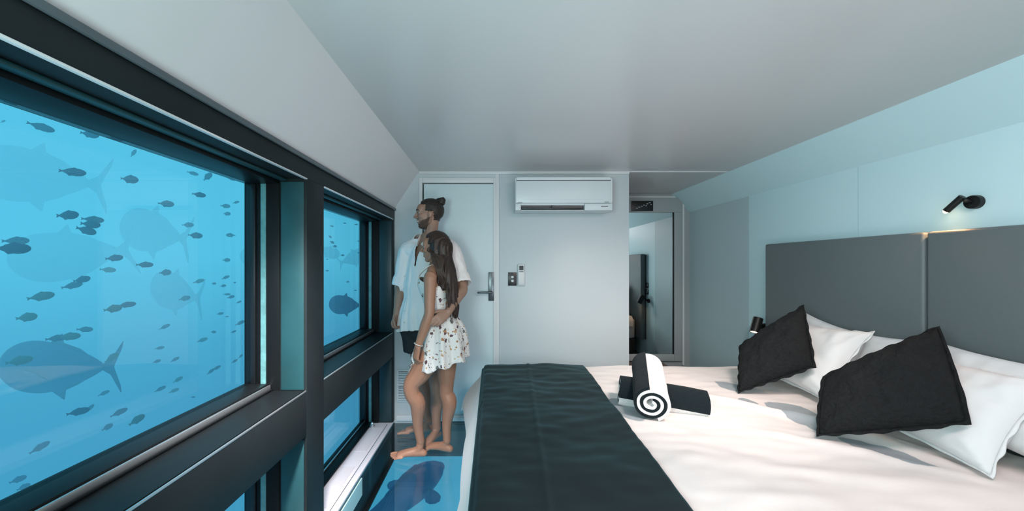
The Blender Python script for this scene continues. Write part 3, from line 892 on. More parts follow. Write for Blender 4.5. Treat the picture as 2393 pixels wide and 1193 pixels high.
for a, b in zip(rows, rows[1:]):
    for k in range(NA):
        j = (k + 1) % NA; bm.faces.new((a[k], a[j], b[j], b[k]))
dress_bm = bm

RAX = [(V(q[:3]), q[3], q[4]) for q in rr]


def seg_d(p, a, b):
    d = b - a; t = max(0, min(1, (p - a).dot(d) / d.length_squared)); return (p - a - d * t).length


for v in mwom.vertices:
    p = v.co
    if not (RAX[-1][0].z + 0.035 < p.z < RAX[0][0].z - 0.01): continue
    if min(seg_d(p, S1, E1), seg_d(p, E1, W1), seg_d(p, W1, W1 + V((-0.02, 0, -0.19)))) < 0.058: continue
    k = min(range(len(RAX)), key=lambda i: abs(RAX[i][0].z - p.z))
    c, ra, rb = RAX[k]; q = p - V((c.x, c.y, p.z))
    u = q.dot(rw) / ra; w = q.dot(fw) / rb; r_ = math.hypot(u, w); lim = 0.93 if k < 15 else 0.86
    if r_ > lim: v.co = V((c.x, c.y, p.z)) + rw * (u / r_ * lim * ra) + fw * (w / r_ * lim * rb)
drs = finish('dress', dress_bm, M['floral'], wom, smooth=True)
s = drs.modifiers.new('t', 'SOLIDIFY'); s.thickness = 0.003; s.offset = 0
plain('body', mwom.copy(), M['skin_woman'], wom)
for s in (-1, 1):
    bm = bmesh.new(); ell(bm, QW(0.292, 0.128 * s, 0.020), (0.0112, 0.0112, 0.0095)); ey = finish('eye', bm, M['eye'], wom, smooth=True)
    bm = bmesh.new(); ell(bm, QW(0.332, 0.136 * s, 0.018), (0.0055, 0.0055, 0.0055)); finish('iris', bm, M['iris'], ey, smooth=True)

# hair: cap over the skull and long locks down the back
locw = lambda p: ((p - hw).dot(fhw) / HW, (p - hw).dot(axw[1]) / HW, (p - hw).dot(UP) / HW)


def whair(p):
    a, b, d = locw(p)
    if d < -0.40 or (p - hw).length > 0.62 * HW: return False
    if d > 0.30: return a < 0.22
    if a < -0.06: return True
    return a < 0.10 and d > 0.10 and abs(b) > 0.2


shell(mwom, whair, 0.013, 'hair_cap', M['hair_w'], wom, 0.002, 40)
bm = bmesh.new()
bk = -fw
tube(bm, [QW(-0.10, 0, 0.28), QW(-0.34, -0.06, 0.05), QW(-0.36, -0.10, -0.35), up_ + bk * 0.105 - rw * 0.035 + UP * 0.03, ch_ + bk * 0.125 - rw * 0.03, wa_ + bk * 0.12 - rw * 0.03 + UP * 0.03, wa_ + bk * 0.125 - rw * 0.03 - UP * 0.045],
     [(0.060, 0.06), (0.078, 0.052), (0.085, 0.046), (0.085, 0.040), (0.072, 0.034), (0.052, 0.024), (0.022, 0.012)], lat=lw, seg=20, n=6)
tube(bm, [QW(-0.08, -0.24, 0.20), QW(-0.16, -0.31, -0.1), QW(-0.22, -0.31, -0.42), up_ + bk * 0.06 - rw * 0.085 + UP * 0.02, ch_ + bk * 0.08 - rw * 0.085],
     [(0.03, 0.04), (0.03, 0.05), (0.032, 0.052), (0.028, 0.045), (0.015, 0.025)], lat=lw, seg=14, n=5)
me = remeshed(bm, 0.006, 3)
for v in me.vertices:
    c_ = v.co - up_; ang = math.atan2(c_.dot(rw), c_.dot(bk) - 0.1)
    v.co += V((c_.x, c_.y, 0)).normalized() * 0.0035 * math.sin(ang * 22 + 3 * fn(v.co, 5) + v.co.z * 12)
plain('long_hair', me, M['hair_w'], wom)
rnd = random.Random(3)


def lock(bm, sx, sy, r0, zend, wav):
    """one wavy strand bundle"""
    top = QW(-0.20 - 0.12 * rnd.random(), sx * 0.3, 0.0 + 0.15 * rnd.random())
    pts, rr = [top], [r0]
    base = up_ + bk * (0.10 + 0.055 * sy) + rw * (-0.035 + 0.085 * sx)
    zt = top.z
    for k in range(1, 8):
        q = k / 7
        z_ = zt + (zend - zt) * q
        c_ = top.lerp(V((base.x, base.y, 0)), min(1, q * 1.5)); tgt = V((base.x, base.y, 0)) + bk * 0.02 * max(0, q - .5)
        x_ = V((c_.x, c_.y, z_)) if q < 0.66 else V((tgt.x, tgt.y, z_))
        x_ += rw * wav * math.sin(q * 11 + sx * 5) + bk * wav * math.cos(q * 9 + sy * 4)
        pts.append(x_); rr.append(r0 * (1 - 0.75 * q ** 3))
    tube(bm, pts, rr, seg=6, n=3)


bm = bmesh.new()
for k in range(90):
    t_ = rnd.uniform(-1, 1)
    lock(bm, t_, math.sqrt(max(0, 1 - t_ * t_)) * rnd.uniform(0.6, 1.0), rnd.uniform(0.0022, 0.0045), wa_.z + rnd.uniform(-0.085, 0.06), rnd.uniform(0.002, 0.006))
finish('hair_strands', bm, M['hair_w'], wom, smooth=True)['kind'] = 'stuff'
bm = bmesh.new()
for k_ in range(18):
    k = k_ * 0.42 + rnd.uniform(-0.2, 0.2)
    o_ = V((0.010 * rnd.uniform(0, 2), 0.006 * rnd.uniform(-1, 1), 0)) + fw * 0.006 * k
    a0 = QW(-0.02, -0.30, 0.10)
    pts = [a0, QW(-0.02, -0.36, -0.12) + o_, px(1010 + k * 3, 600, 2.40), px(1016 + k * 3, 622, 2.37), px(1020 + k * 2.5, 634, 2.365), px(1026 + k * 2.2, 648, 2.37), px(1031 + k * 1.5, 664, 2.39)]
    for i_ in range(1, 7): pts[i_] = pts[i_] + V((0.007 * math.sin(i_ * 2.2 + k * 0.5), -0.004 * k * 0.3, 0))
    tube(bm, pts, [0.001, 0.0018, 0.0024, 0.0024, 0.002, 0.0015, 0.0008], seg=5, n=4)
hl = finish('front_locks', bm, M['hair_lock'], wom, smooth=True); hl['kind'] = 'stuff'; hl['label'] = 'lighter sun-bleached locks'

bm = bmesh.new()
for s_, oo in ((-1, 0), (-1, 1), (1, 0), (1, 1)):
    S = nk.lerp(S1 if s_ < 0 else S2, 0.62) + UP * 0.047
    o2 = rw * (0.020 * oo * -s_)
    pts = [ch_ + UP * 0.055 + fw * 0.098 + rw * s_ * 0.070, up_ + UP * 0.02 + fw * 0.078 + rw * s_ * 0.095 + o2, S + o2 + UP * 0.004, up_ + UP * 0.0 - fw * 0.072 + rw * s_ * 0.085 + o2, ch_ + UP * 0.01 - fw * 0.108 + rw * s_ * 0.070 + o2]
    tube(bm, pts, [0.0035] * 5, seg=8, n=6)
st = finish('strap', bm, M['cord'], wom, smooth=True); st['kind'] = 'stuff'
bm = bmesh.new()
dW = (W1 - E1).normalized(); aW = dW.orthogonal().normalized(); bW = dW.cross(aW)
rg = [W1 - dW * 0.012 + (aW * math.cos(k * PI / 8) + bW * math.sin(k * PI / 8)) * 0.0285 for k in range(17)]
tube(bm, rg, [0.0028] * 17, seg=8, n=2, cap=False)
finish('bracelet', bm, M['cord'], wom, smooth=True)['label'] = 'thin pale cord bracelet'

# ------------------------------------------------------------------ bed and its linen
BT = 0.55
FX, HX = -0.035, 2.11       # foot and head edges
BY0, BY1 = 0.87, 2.69
bed = tagit(empty('bed', (1.05, 1.78, 0)), 'wide double bed with dark base against the grey padded headboard', 'bed')
boxo('bed_base', (0.10, HX, BY0 + 0.06, BY1 - 0.04, 0.03, 0.22), M['bedbase'], bed, bev=0.01)
boxo('mattress', (0.0, HX, BY0 + 0.02, BY1 - 0.02, 0.225, 0.520), M['mattress'], bed, bev=0.04, seg=3)
for (lx, ly) in ((0.3, 1.1), (0.3, 2.5), (1.95, 1.1), (1.95, 2.5)):
    bm = bmesh.new(); cyl(bm, (lx, ly, 0.001), (lx, ly, 0.031), 0.03); finish('leg', bm, M['black_plastic'], bed, autos=True)

hb = tagit(empty('headboard', (2.16, 1.78, 0.3)), 'tall grey padded vinyl headboard of two panels behind the bed', 'headboard')
for a, b in ((0.735, 1.780), (1.788, 2.832)):
    bm = bmesh.new(); box(bm, 2.122, 2.188, a, b, 0.25, 1.465, bev=0.014, seg=3)
    finish('upholstered_panel', bm, M['grey_fabric'], hb, autos=True)
boxo('backing_board', (2.188, 2.199, 0.74, 2.828, 0.25, 1.455), M['seam'], hb)


def bulge(e, r, A):
    """foot overhang that billows outward then hangs"""
    q = r * PI / 2
    if e < q: return drop(e, r)
    t = (e - q) / 0.30
    return r + A * math.sin(PI * 0.62 * min(1.3, t)), r + (e - q) * 0.93


def drop(e, r=0.07, flare=0.0):
    """sheet distance e past an edge -> (outward, down)"""
    if e <= 0: return e, 0.0
    q = r * PI / 2
    if e < q:
        return r * math.sin(e / r), r * (1 - math.cos(e / r))
    return r + flare * (e - q), r + (e - q) * math.sqrt(max(0.1, 1 - flare * flare))


def drape(name, mt, x0, x1f, y0, y1, over_foot, over_far, over_near, z, nx, ny, wr, thick, lift=0.0, r=0.06, label=None, cat=None, fl=0.10, far_fl=0.0):
    bm = bmesh.new()
    g = []
    xf, yn, yf = FX - lift + r, BY0 - lift + r, BY1 + lift - r
    for i in range(nx + 1):
        row = []
        for j in range(ny + 1):
            b = (y0 - over_near) + (y1 + over_far - y0 + over_near) * j / ny
            x1 = x1f(b) if callable(x1f) else x1f
            a = x0 - over_foot + (x1 - x0 + over_foot) * i / nx
            w = wr(a, b)
            fold = 0.5 + 0.5 * math.sin(b * 7 + 2.0 * noise.noise(V((b * 2, 3, 0)))) 
            ox, dx = drop(xf - a, r, fl + 0.12 * fold) if not far_fl else bulge(xf - a, r, 0.055 + 0.02 * fold + far_fl * max(0, (min(b, 2.72) - 2.1)))
            fold2 = 0.5 + 0.5 * math.sin(a * 15 + 2 * noise.noise(V((a * 2, 7, 0))))
            if b > (y0 + y1) / 2: oy, dy = drop(b - yf, r, fl * 0.5 + 0.06 * fold2); Y = yf + oy if oy > 0 or dy > 0 else b
            else: oy, dy = drop(yn - b, r, fl * 0.5); Y = yn - oy if dy > 0 else b
            X = xf - ox if dx > 0 else a
            Z = z - (dx + dy if min(dx, dy) < 1e-6 else max(dx, dy) + 0.35 * min(dx, dy))
            Z = max(Z, 0.03 + 0.02 * fold)
            row.append(bm.verts.new((X, Y, Z + (w if dx + dy < 0.01 else w * 0.3))))
        g.append(row)
    for i in range(nx):
        for j in range(ny):
            bm.faces.new((g[i][j], g[i + 1][j], g[i + 1][j + 1], g[i][j + 1]))
    bmesh.ops.recalc_face_normals(bm, faces=bm.faces)
    me = bpy.data.meshes.new(name); bm.to_mesh(me); bm.free()
    o = link(name, me, mt, smooth=True)
    s = o.modifiers.new('t', 'SOLIDIFY'); s.thickness = thick; s.offset = -1
    # keep the outside up
    if me.polygons[len(me.polygons) // 2].normal.z < 0: s.offset = 1
    return tagit(o, label, cat)


def duvet_w(a, b):
    w = 0.012 * fn((a, b, 0), 3.0, 2.0) + 0.005 * fn((a * 1.0, b * 2.2, 3), 8.0)
    # long creases running out from under the cushions
    for (cx, cy, ang, ln, h) in ((1.5, 1.75, 2.3, 0.5, 0.022), (1.45, 1.45, 2.5, 0.45, 0.016), (1.2, 1.3, 2.9, 0.6, 0.010), (1.62, 1.55, 2.1, 0.35, 0.018), (1.15, 2.1, 2.4, 0.4, 0.010)):
        dx, dy = a - cx, b - cy
        u = dx * math.cos(ang) + dy * math.sin(ang); v = -dx * math.sin(ang) + dy * math.cos(ang)
        w += h * math.exp(-(u / ln) ** 2 * 2 - (v / 0.035) ** 2)
    return w + 0.012


dv = drape('duvet', M['duvet'], FX + 0.06, 2.05, BY0, BY1, 0.40, 0.16, 0.30, BT - 0.002, 170, 150, duvet_w, 0.018,
           lift=0.05, r=0.07, label='white duvet with soft grey leaf print spread over the bed', cat='duvet', fl=0.10, far_fl=0.13)


def runner_w(a, b):
    w = duvet_w(a, b) + 0.010
    w += 0.004 * fn((a, b, 5), 5.0) + 0.002 * math.sin((a * 0.9 + 0.15 * b) * 40 + 3 * fn((a, b, 0), 2)) * max(0, 0.35 - a)
    w += 0.006 * math.exp(-((a - 0.20 - 0.06 * (b - 1.6)) / 0.012) ** 2)
    return w


rn = drape('bed_runner', M['runner'], FX + 0.06, lambda b: 0.60 + 0.045 * (b - 1.1), BY0, BY1, 0.108, 0.22, 0.30, BT + 0.001, 90, 150, runner_w, 0.008,
           lift=0.062, r=0.078, label='dark teal-black velvet runner across the foot of the bed', cat='bed runner', fl=0.02)


def cushion(name, cs, thick, mt, label, cat, group=None, pinch=0.055, n=34, flange=0.0, wrinkle=0.012, seed=0, piping=None):
    """soft cushion from four corner points bl, br, tr, tl"""
    bl, br, tr, tl = [V(c) for c in cs]
    ctr = (bl + br + tr + tl) / 4
    root = tagit(empty(name, tuple(ctr)), label, cat, group)
    nrm = ((br - bl) + (tr - tl)).cross((tl - bl) + (tr - br)).normalized()
    bm = bmesh.new()

    def pt(u, v):
        # concave sides, pointed corners
        uu = u + pinch * (1 - (2 * u - 1) ** 2) * 0 
        p = bl.lerp(br, u).lerp(tl.lerp(tr, u), v)
        du = (0.5 - u); dv_ = (0.5 - v)
        p = p + ((br - bl) * du * abs(2 * du) ** 3 * (1 - (2 * v - 1) ** 2) * pinch * 2 + (tl - bl) * dv_ * abs(2 * dv_) ** 3 * (1 - (2 * u - 1) ** 2) * pinch * 2)
        return p
    sides = []
    for s in (1, -1):
        g = []
        for i in range(n + 1):
            row = []
            for j in range(n + 1):
                u, v = i / n, j / n
                a = (1 - abs(2 * u - 1) ** 2.6); b = (1 - abs(2 * v - 1) ** 2.6)
                h = thick * 0.5 * (max(0, a * b)) ** 0.5
                w = wrinkle * (noise.noise(V((u * 5 + seed, v * 5, s * 3))) + 0.6 * noise.noise(V((u * 13 + seed, v * 9, s)))) * min(1, 6 * min(u, v, 1 - u, 1 - v) + .15)
                # radial puckers near the corners
                w += wrinkle * 0.8 * math.sin(math.atan2(v - round(v), u - round(u)) * 9) * max(0, 1 - 4 * math.hypot(u - round(u), v - round(v))) if 0 < u < 1 and 0 < v < 1 else 0
                row.append(bm.verts.new(pt(u, v) + nrm * (s * (h + 0.001) + w)))
            g.append(row)
        sides.append(g)
        for i in range(n):
            for j in range(n):
                bm.faces.new((g[i][j], g[i + 1][j], g[i + 1][j + 1], g[i][j + 1]))
    A, B = sides
    rim = [(i, 0) for i in range(n)] + [(n, j) for j in range(n)] + [(i, n) for i in range(n, 0, -1)] + [(0, j) for j in range(n, 0, -1)]
    for k in range(len(rim)):
        a, b = rim[k], rim[(k + 1) % len(rim)]
        bm.faces.new((A[a[0]][a[1]], A[b[0]][b[1]], B[b[0]][b[1]], B[a[0]][a[1]]))
    finish('cover', bm, mt, root, smooth=True)
    if flange:
        fb = bmesh.new(); P = []
        for (i, j) in rim:
            u, v = i / n, j / n
            p = pt(u, v); o_ = (p - ctr).normalized()
            wv = nrm * (0.006 * math.sin(k * 1.3 + i * 1.1 + j * 0.9 + seed))
            q = p + o_ * flange * (1 + 0.25 * noise.noise(V((u * 6, v * 6, seed)))) + wv
            P.append([fb.verts.new(p + nrm * 0.002), fb.verts.new(q + nrm * 0.002), fb.verts.new(q - nrm * 0.002), fb.verts.new(p - nrm * 0.002)])
        m_ = len(P)
        for k in range(m_):
            a, b = P[k], P[(k + 1) % m_]
            for t in range(4):
                fb.faces.new((a[t], b[t], b[(t + 1) % 4], a[(t + 1) % 4]))
        finish('flange', fb, mt, root, smooth=True)
    return root


# pillows, back row against the headboard
cushion('pillow', [(2.00, 2.48, 0.60), (2.00, 1.80, 0.60), (2.095, 1.80, 0.93), (2.085, 2.46, 1.00)], 0.12, M['pillow'],
        'white pillow leaning on the far headboard panel behind the front pillow', 'pillow', seed=1, pinch=0.10)
cushion('pillow', [(1.96, 1.78, 0.60), (1.86, 1.03, 0.575), (2.07, 0.98, 0.945), (2.085, 1.76, 0.955)], 0.15, M['pillow'],
        'white pillow leaning on the near headboard panel behind the front pillow', 'pillow', seed=2, pinch=0.10)
cushion('pillow', [(1.745, 2.46, 0.60), (1.73, 1.86, 0.595), (1.965, 1.875, 0.955), (1.98, 2.42, 0.93)], 0.17, M['pillow'],
        'white pillow between the two black cushions, warm light along its top', 'pillow', seed=3, pinch=0.06, flange=0.012)
cushion('pillow', [(1.74, 1.80, 0.60), (1.72, 1.255, 0.575), (1.975, 1.27, 0.885), (1.98, 1.80, 0.885)], 0.17, M['pillow'],
        'large white pillow at the right behind the near black cushion', 'pillow', seed=4, pinch=0.05, flange=0.012)
# black scatter cushions
cushion('black_cushion', [px(1727, 914, 2.08), px(1900, 855, 1.93), px(1876, 715, 2.10), px(1732, 806, 2.30)], 0.14, M['cushion'],
        'black woven scatter cushion beside the reading lamp, farther of the pair', 'cushion', seed=5, flange=0.012, pinch=0.0, wrinkle=0.016)
cushion('black_cushion', [px(1914, 1014, 1.54), px(2256, 984, 1.33), px(2190, 766, 1.51), px(1930, 880, 1.70)], 0.17, M['cushion'],
        'black woven scatter cushion in front of the large white pillow, nearer of the pair', 'cushion', seed=6, flange=0.014, pinch=-0.01, wrinkle=0.016)


# towels
def towel(name, p0, p1, r, turns, label, whitestart, start=0.0, white_tail=0.0, n=12, up=(0, 0, 1)):
    """rolled two-tone towel: dark layer outside, white layer inside, spiral ends"""
    p0, p1 = V(p0), V(p1)
    t = (p1 - p0).normalized()
    B = V(up) - t * t.dot(V(up)); B.normalize(); A = B.cross(t)
    root = tagit(empty(name, tuple((p0 + p1) / 2)), label, 'towel')
    th = r / (turns * 2.15)

    def strip(nm, mt, off, a0, a1, thick, ext=0.0):
        bm = bmesh.new(); rows = []
        N = int((a1 - a0) / 0.22)
        for k in range(N + 1):
            a = a0 + (a1 - a0) * k / N
            rr = th * 2.0 * (a / (2 * PI)) + off
            col = []
            for j in range(n + 1):
                q = j / n
                p = p0.lerp(p1, q) + t * (ext * (2 * q - 1)) + t * (0.006 * noise.noise(V((a, off * 90, q * 3)))) * (1 if j in (0, n) else 0)
                w = 1 + 0.035 * noise.noise(V((math.cos(a) * 1.5, math.sin(a) * 1.5, q * 5 + off * 50)))
                d = (A * math.cos(a + start) + B * math.sin(a + start))
                col.append((bm.verts.new(p + d * (rr + thick) * w), bm.verts.new(p + d * rr * w)))
            rows.append(col)
        for k in range(N):
            for j in range(n):
                a, b, c, d = rows[k][j], rows[k + 1][j], rows[k + 1][j + 1], rows[k][j + 1]
                bm.faces.new((a[0], b[0], c[0], d[0])); bm.faces.new((a[1], d[1], c[1], b[1]))
            for j in (0, n):
                a, b = rows[k][j], rows[k + 1][j]
                bm.faces.new((a[0], a[1], b[1], b[0]))
        for k in (0, N):
            for j in range(n):
                a, d = rows[k][j], rows[k][j + 1]
                bm.faces.new((a[0], d[0], d[1], a[1]))
        finish(nm, bm, mt, root, smooth=False)
    end = turns * 2 * PI
    strip('white_layer', M['towel_white'], 0.0, 0.4, end + white_tail, th * 0.93)
    strip('dark_layer', M['towel_dark'], th, 0.4, end, th * 0.93)
    return root


towel('rolled_towel', px(1447, 910, 1.98), px(1650, 948, 1.85), 0.064, 2.2, 'dark rolled towel lying across the bed with a white inner layer', 0, start=3.3 - 2.2 * 2 * PI, white_tail=1.2)
tw = towel('rolled_towel', (0.755, 1.72, 0.645), (0.890, 2.09, 0.725), 0.064, 2, 'dark and white rolled towel with spiral end propped over the crosswise roll', 0, start=1.45, white_tail=2.9)

# ------------------------------------------------------------------ fittings
ac = tagit(empty('air_conditioner', (0.56, D, 1.724)), 'white split air conditioner high on the end wall by the ceiling', 'air conditioner')
AX0, AX1, AZ0, AZ1, AF = 0.182, 0.945, 1.727, 1.998, D - 0.205
bm = bmesh.new()
sec = [(D - 0.001, AZ0 + 0.01), (D - 0.001, AZ1), (AF + 0.03, AZ1), (AF + 0.012, AZ1 - 0.008), (AF + 0.008, AZ1 - 0.03), (AF + 0.008, AZ0 + 0.085), (AF + 0.02, AZ0 + 0.05),
       (AF + 0.05, AZ0 + 0.042), (AF + 0.05, AZ0 + 0.018), (AF + 0.035, AZ0 + 0.006), (AF + 0.09, AZ0)]
a = [bm.verts.new((AX0, y, z)) for y, z in sec]; b = [bm.verts.new((AX1, y, z)) for y, z in sec]
bm.faces.new(a); bm.faces.new(b[::-1])
for i in range(len(sec)):
    j = (i + 1) % len(sec); bm.faces.new((a[i], b[i], b[j], a[j]))
finish('body', bm, M['white_plastic'], ac)
boxo('front_panel', (AX0 + 0.004, AX1 - 0.012, AF - 0.004, AF + 0.0075, AZ0 + 0.062, AZ1 - 0.034), M['white_plastic'], ac, bev=0.004)
boxo('top_strip', (AX0 + 0.010, AX1 - 0.014, AF - 0.002, AF + 0.0075, AZ1 - 0.028, AZ1 - 0.004), M['white_plastic'], ac, bev=0.003)
boxo('intake_slot', (AX0 + 0.010, AX1 - 0.014, AF + 0.001, AF + 0.0078, AZ1 - 0.0338, AZ1 - 0.0282), M['dark_plastic'], ac)
for s, x0, x1 in ((0, AX0, AX0 + 0.045), (1, AX0 + 0.545, AX1)):
    boxo('lower_cheek', (x0, x1, AF + 0.002, AF + 0.06, AZ0 + 0.006, AZ0 + 0.061), M['white_plastic'], ac, bev=0.006)
boxo('air_outlet', (AX0 + 0.046, AX0 + 0.544, AF + 0.040, AF + 0.051, AZ0 + 0.012, AZ0 + 0.0615), M['black_plastic'], ac)
boxo('lower_lip', (AX0 + 0.046, AX0 + 0.544, AF + 0.010, AF + 0.045, AZ0 + 0.006, AZ0 + 0.0115), M['white_plastic'], ac, bev=0.002)
bm = bmesh.new(); box(bm, AX0 + 0.05, AX0 + 0.535, AF + 0.008, AF + 0.024, AZ0 + 0.022, AZ0 + 0.028, bev=0.002)
lv = finish('louver', bm, M['handle'], ac, autos=True)
for k in (0.29,):
    boxo('louver_bracket', (AX0 + k, AX0 + k + 0.006, AF + 0.006, AF + 0.028, AZ0 + 0.020, AZ0 + 0.046), M['dark_plastic'], lv)
boxo('name_badge', (AX1 - 0.09, AX1 - 0.035, AF + 0.0005, AF + 0.002, AZ0 + 0.034, AZ0 + 0.040), M['dark_plastic'], ac)
boxo('latch_mark', (AX1 - 0.065, AX1 - 0.03, AF - 0.0048, AF - 0.004, AZ0 + 0.068, AZ0 + 0.072), M['dark_plastic'], ac)
boxo('latch_mark', (AX0 + 0.02, AX0 + 0.055, AF - 0.0048, AF - 0.004, AZ0 + 0.066, AZ0 + 0.069), M['dark_plastic'], ac)

sw = tagit(empty('light_switch', (0.17, D, 1.19)), 'black wall switch plate with two white buttons beside the door', 'light switch')
boxo('plate', (0.134, 0.206, D - 0.010, D - 0.0003, 1.131, 1.243), M['black_plastic'], sw, bev=0.003)
for z in (1.172, 1.204):
    bm = bmesh.new(); cyl(bm, (0.170, D - 0.010, z), (0.170, D - 0.015, z), 0.0105); finish('button', bm, M['white_plastic'], sw, autos=True)
rc = tagit(empty('remote_control', (0.243, D, 1.2)), 'white air conditioner remote in its wall holder beside the switch', 'remote control')
boxo('holder', (0.213, 0.277, D - 0.012, D - 0.0003, 1.128, 1.25), M['trim'], rc, bev=0.003)
boxo('remote_body', (0.216, 0.270, D - 0.030, D - 0.0125, 1.136, 1.312), M['white_plastic'], rc, bev=0.004)
boxo('screen', (0.226, 0.261, D - 0.0315, D - 0.030, 1.262, 1.298), M['black_plastic'], rc)
boxo('button_cover', (0.224, 0.262, D - 0.0315, D - 0.030, 1.145, 1.243), M['trim'], rc, bev=0.001)
boxo('button_row', (0.226, 0.261, D - 0.0318, D - 0.030, 1.247, 1.253), M['handle'], rc)

# switches on the right wall seen in the mirror
for z, lab in ((1.02, 'black light switch on the right wall, upper one in the mirror'), (0.93, 'black power socket on the right wall, lower one in the mirror')):
    s_ = tagit(empty('wall_socket' if z < 1 else 'light_switch', (XR, 2.875, z)), lab, 'wall socket' if z < 1 else 'light switch')
    boxo('plate', (XR - 0.010, XR - 0.0005, 2.846, 2.904, z - 0.036, z + 0.036), M['black_plastic'], s_, bev=0.002)
    for dz in ((0,) if z > 1 else (-0.013, 0.013)):
        bm = bmesh.new(); cyl(bm, (XR - 0.010, 2.875, z + dz), (XR - 0.014, 2.875, z + dz), 0.008); finish('button', bm, M['white_plastic'], s_, autos=True)


def spot_lamp(name, label, base, knuckle, tip, br, hr, power, lit):
    base, knuckle, tip = V(base), V(knuckle), V(tip)
    r = tagit(empty(name, tuple(base)), label, 'wall lamp')
    bm = bmesh.new(); n_ = V((-1, 0, 0))
    cyl(bm, base + n_ * 0.0005, base + n_ * 0.022, br, br * 0.96, seg=28)
    finish('wall_mount', bm, M['lamp_black'], r, autos=True)
    bm = bmesh.new(); cyl(bm, base + n_ * 0.02, knuckle, 0.008); ell(bm, knuckle, (0.013, 0.013, 0.013))
    finish('swivel_arm', bm, M['lamp_black'], r, smooth=True)
    d = (tip - knuckle).normalized()
    bm = bmesh.new()
    cyl(bm, knuckle - d * 0.012, tip, hr, hr, seg=24, caps=False)
    rr = [hr, hr * 0.82]
    cyl(bm, tip - d * 0.012, tip, hr * 0.8, hr * 0.86, seg=24, caps=False)
    bmesh.ops.holes_fill(bm, edges=[e_ for e_ in bm.edges if e_.is_boundary and (e_.verts[0].co - (knuckle - d * 0.012)).length < hr * 1.05])
    hd = finish('lamp_head', bm, M['lamp_black'], r, autos=True)
    bm = bmesh.new(); cyl(bm, tip - d * 0.006, tip - d * 0.003, hr * 0.8, seg=24)
    if hr < 0.02: ell(bm, tip + d * 0.001, (hr * 0.75, hr * 0.75, hr * 0.75))
    finish('bulb', bm, M['bulb'] if lit else M['teeth'], hd, autos=True)
    if lit:
        l = bpy.data.lights.new('lamp_glow', 'SPOT'); l.energy = power; l.color = (1.0, 0.50, 0.22); l.spot_size = 2.3; l.spot_blend = 0.9; l.shadow_soft_size = 0.008
        o = bpy.data.objects.new('lamp_glow', l); COL.objects.link(o); o.location = tip + d * (0.016 if hr < 0.02 else 0.004)
        o.rotation_euler = (V((-0.55, -0.05, -1)) if power > 1 else d).to_track_quat('-Z', 'Y').to_euler()
    return r


spot_lamp('wall_lamp', 'small black adjustable spot lamp glowing above the headboard', (XR, 1.652, 1.588), (XR - 0.045, 1.675, 1.607), (XR - 0.050, 1.722, 1.558), 0.031, 0.0135, 4.0, True)
spot_lamp('reading_lamp', 'black cylinder reading lamp beside the far end of the headboard', (XR, 2.925, 0.805), px(1771, 746, 2.90), px(1763, 776, 2.88), 0.03, 0.034, 0.5, True)

# ------------------------------------------------------------------ fish
def fish_body(bm, prof, wid, n=10, seg=12):
    """closed body along x from nose (0) to tail root (1): prof(t)->(top, bottom), wid(t)"""
    rings = []
    for i in range(n + 1):
        t = 0.5 - 0.5 * math.cos(PI * i / n); t = min(max(t, 0.004), 0.996)
        tp, bt = prof(t); w = wid(t)
        c, h = (tp + bt) / 2, (tp - bt) / 2
        rings.append([bm.verts.new((-(t - 0.45), w * math.cos(2 * PI * k / seg), c + h * math.sin(2 * PI * k / seg))) for k in range(seg)])
    for a, b in zip(rings, rings[1:]):
        for k in range(seg):
            j = (k + 1) % seg; bm.faces.new((a[k], a[j], b[j], b[k]))
    bm.faces.new(rings[0]); bm.faces.new(rings[-1][::-1])


def fin(bm, pts, th=0.006):
    a = [bm.verts.new((p[0], p[1] - th, p[2])) for p in pts]; b = [bm.verts.new((p[0], p[1] + th, p[2])) for p in pts]
    bm.faces.new(a); bm.faces.new(b[::-1])
    for i in range(len(pts)):
        j = (i + 1) % len(pts); bm.faces.new((a[i], b[i], b[j], a[j]))


def fish_mesh(name, h, w, mt):
    bm = bmesh.new()
    fish_body(bm, lambda t: (h * math.sin(PI * t ** 0.72) ** 0.8 * 0.95 + 0.02, -h * math.sin(PI * t ** 0.75) ** 0.8 - 0.02), lambda t: w * math.sin(PI * t ** 0.7) ** 0.7 + 0.006, n=9, seg=10)
    fin(bm, [(-0.52, 0, 0.03), (-0.68, 0, 0.10), (-0.64, 0, 0.0), (-0.68, 0, -0.10), (-0.52, 0, -0.03)])
    fin(bm, [(0.15, 0, h * 0.88), (-0.05, 0, h * 1.22), (-0.38, 0, h * 0.62), (-0.3, 0, h * 0.45)])
    fin(bm, [(0.0, 0, -h * 0.9), (-0.25, 0, -h * 1.12), (-0.38, 0, -h * 0.5)])
    bmesh.ops.recalc_face_normals(bm, faces=bm.faces)
    me = bpy.data.meshes.new(name); bm.to_mesh(me); bm.free(); me.materials.append(mt)
    for p in me.polygons: p.use_smooth = True
    return me


FM = [fish_mesh('small_fish', 0.205, 0.08, M['fish']), fish_mesh('small_fish_round', 0.275, 0.09, M['fish']), fish_mesh('small_fish_silver', 0.215, 0.08, M['fish_silver'])]
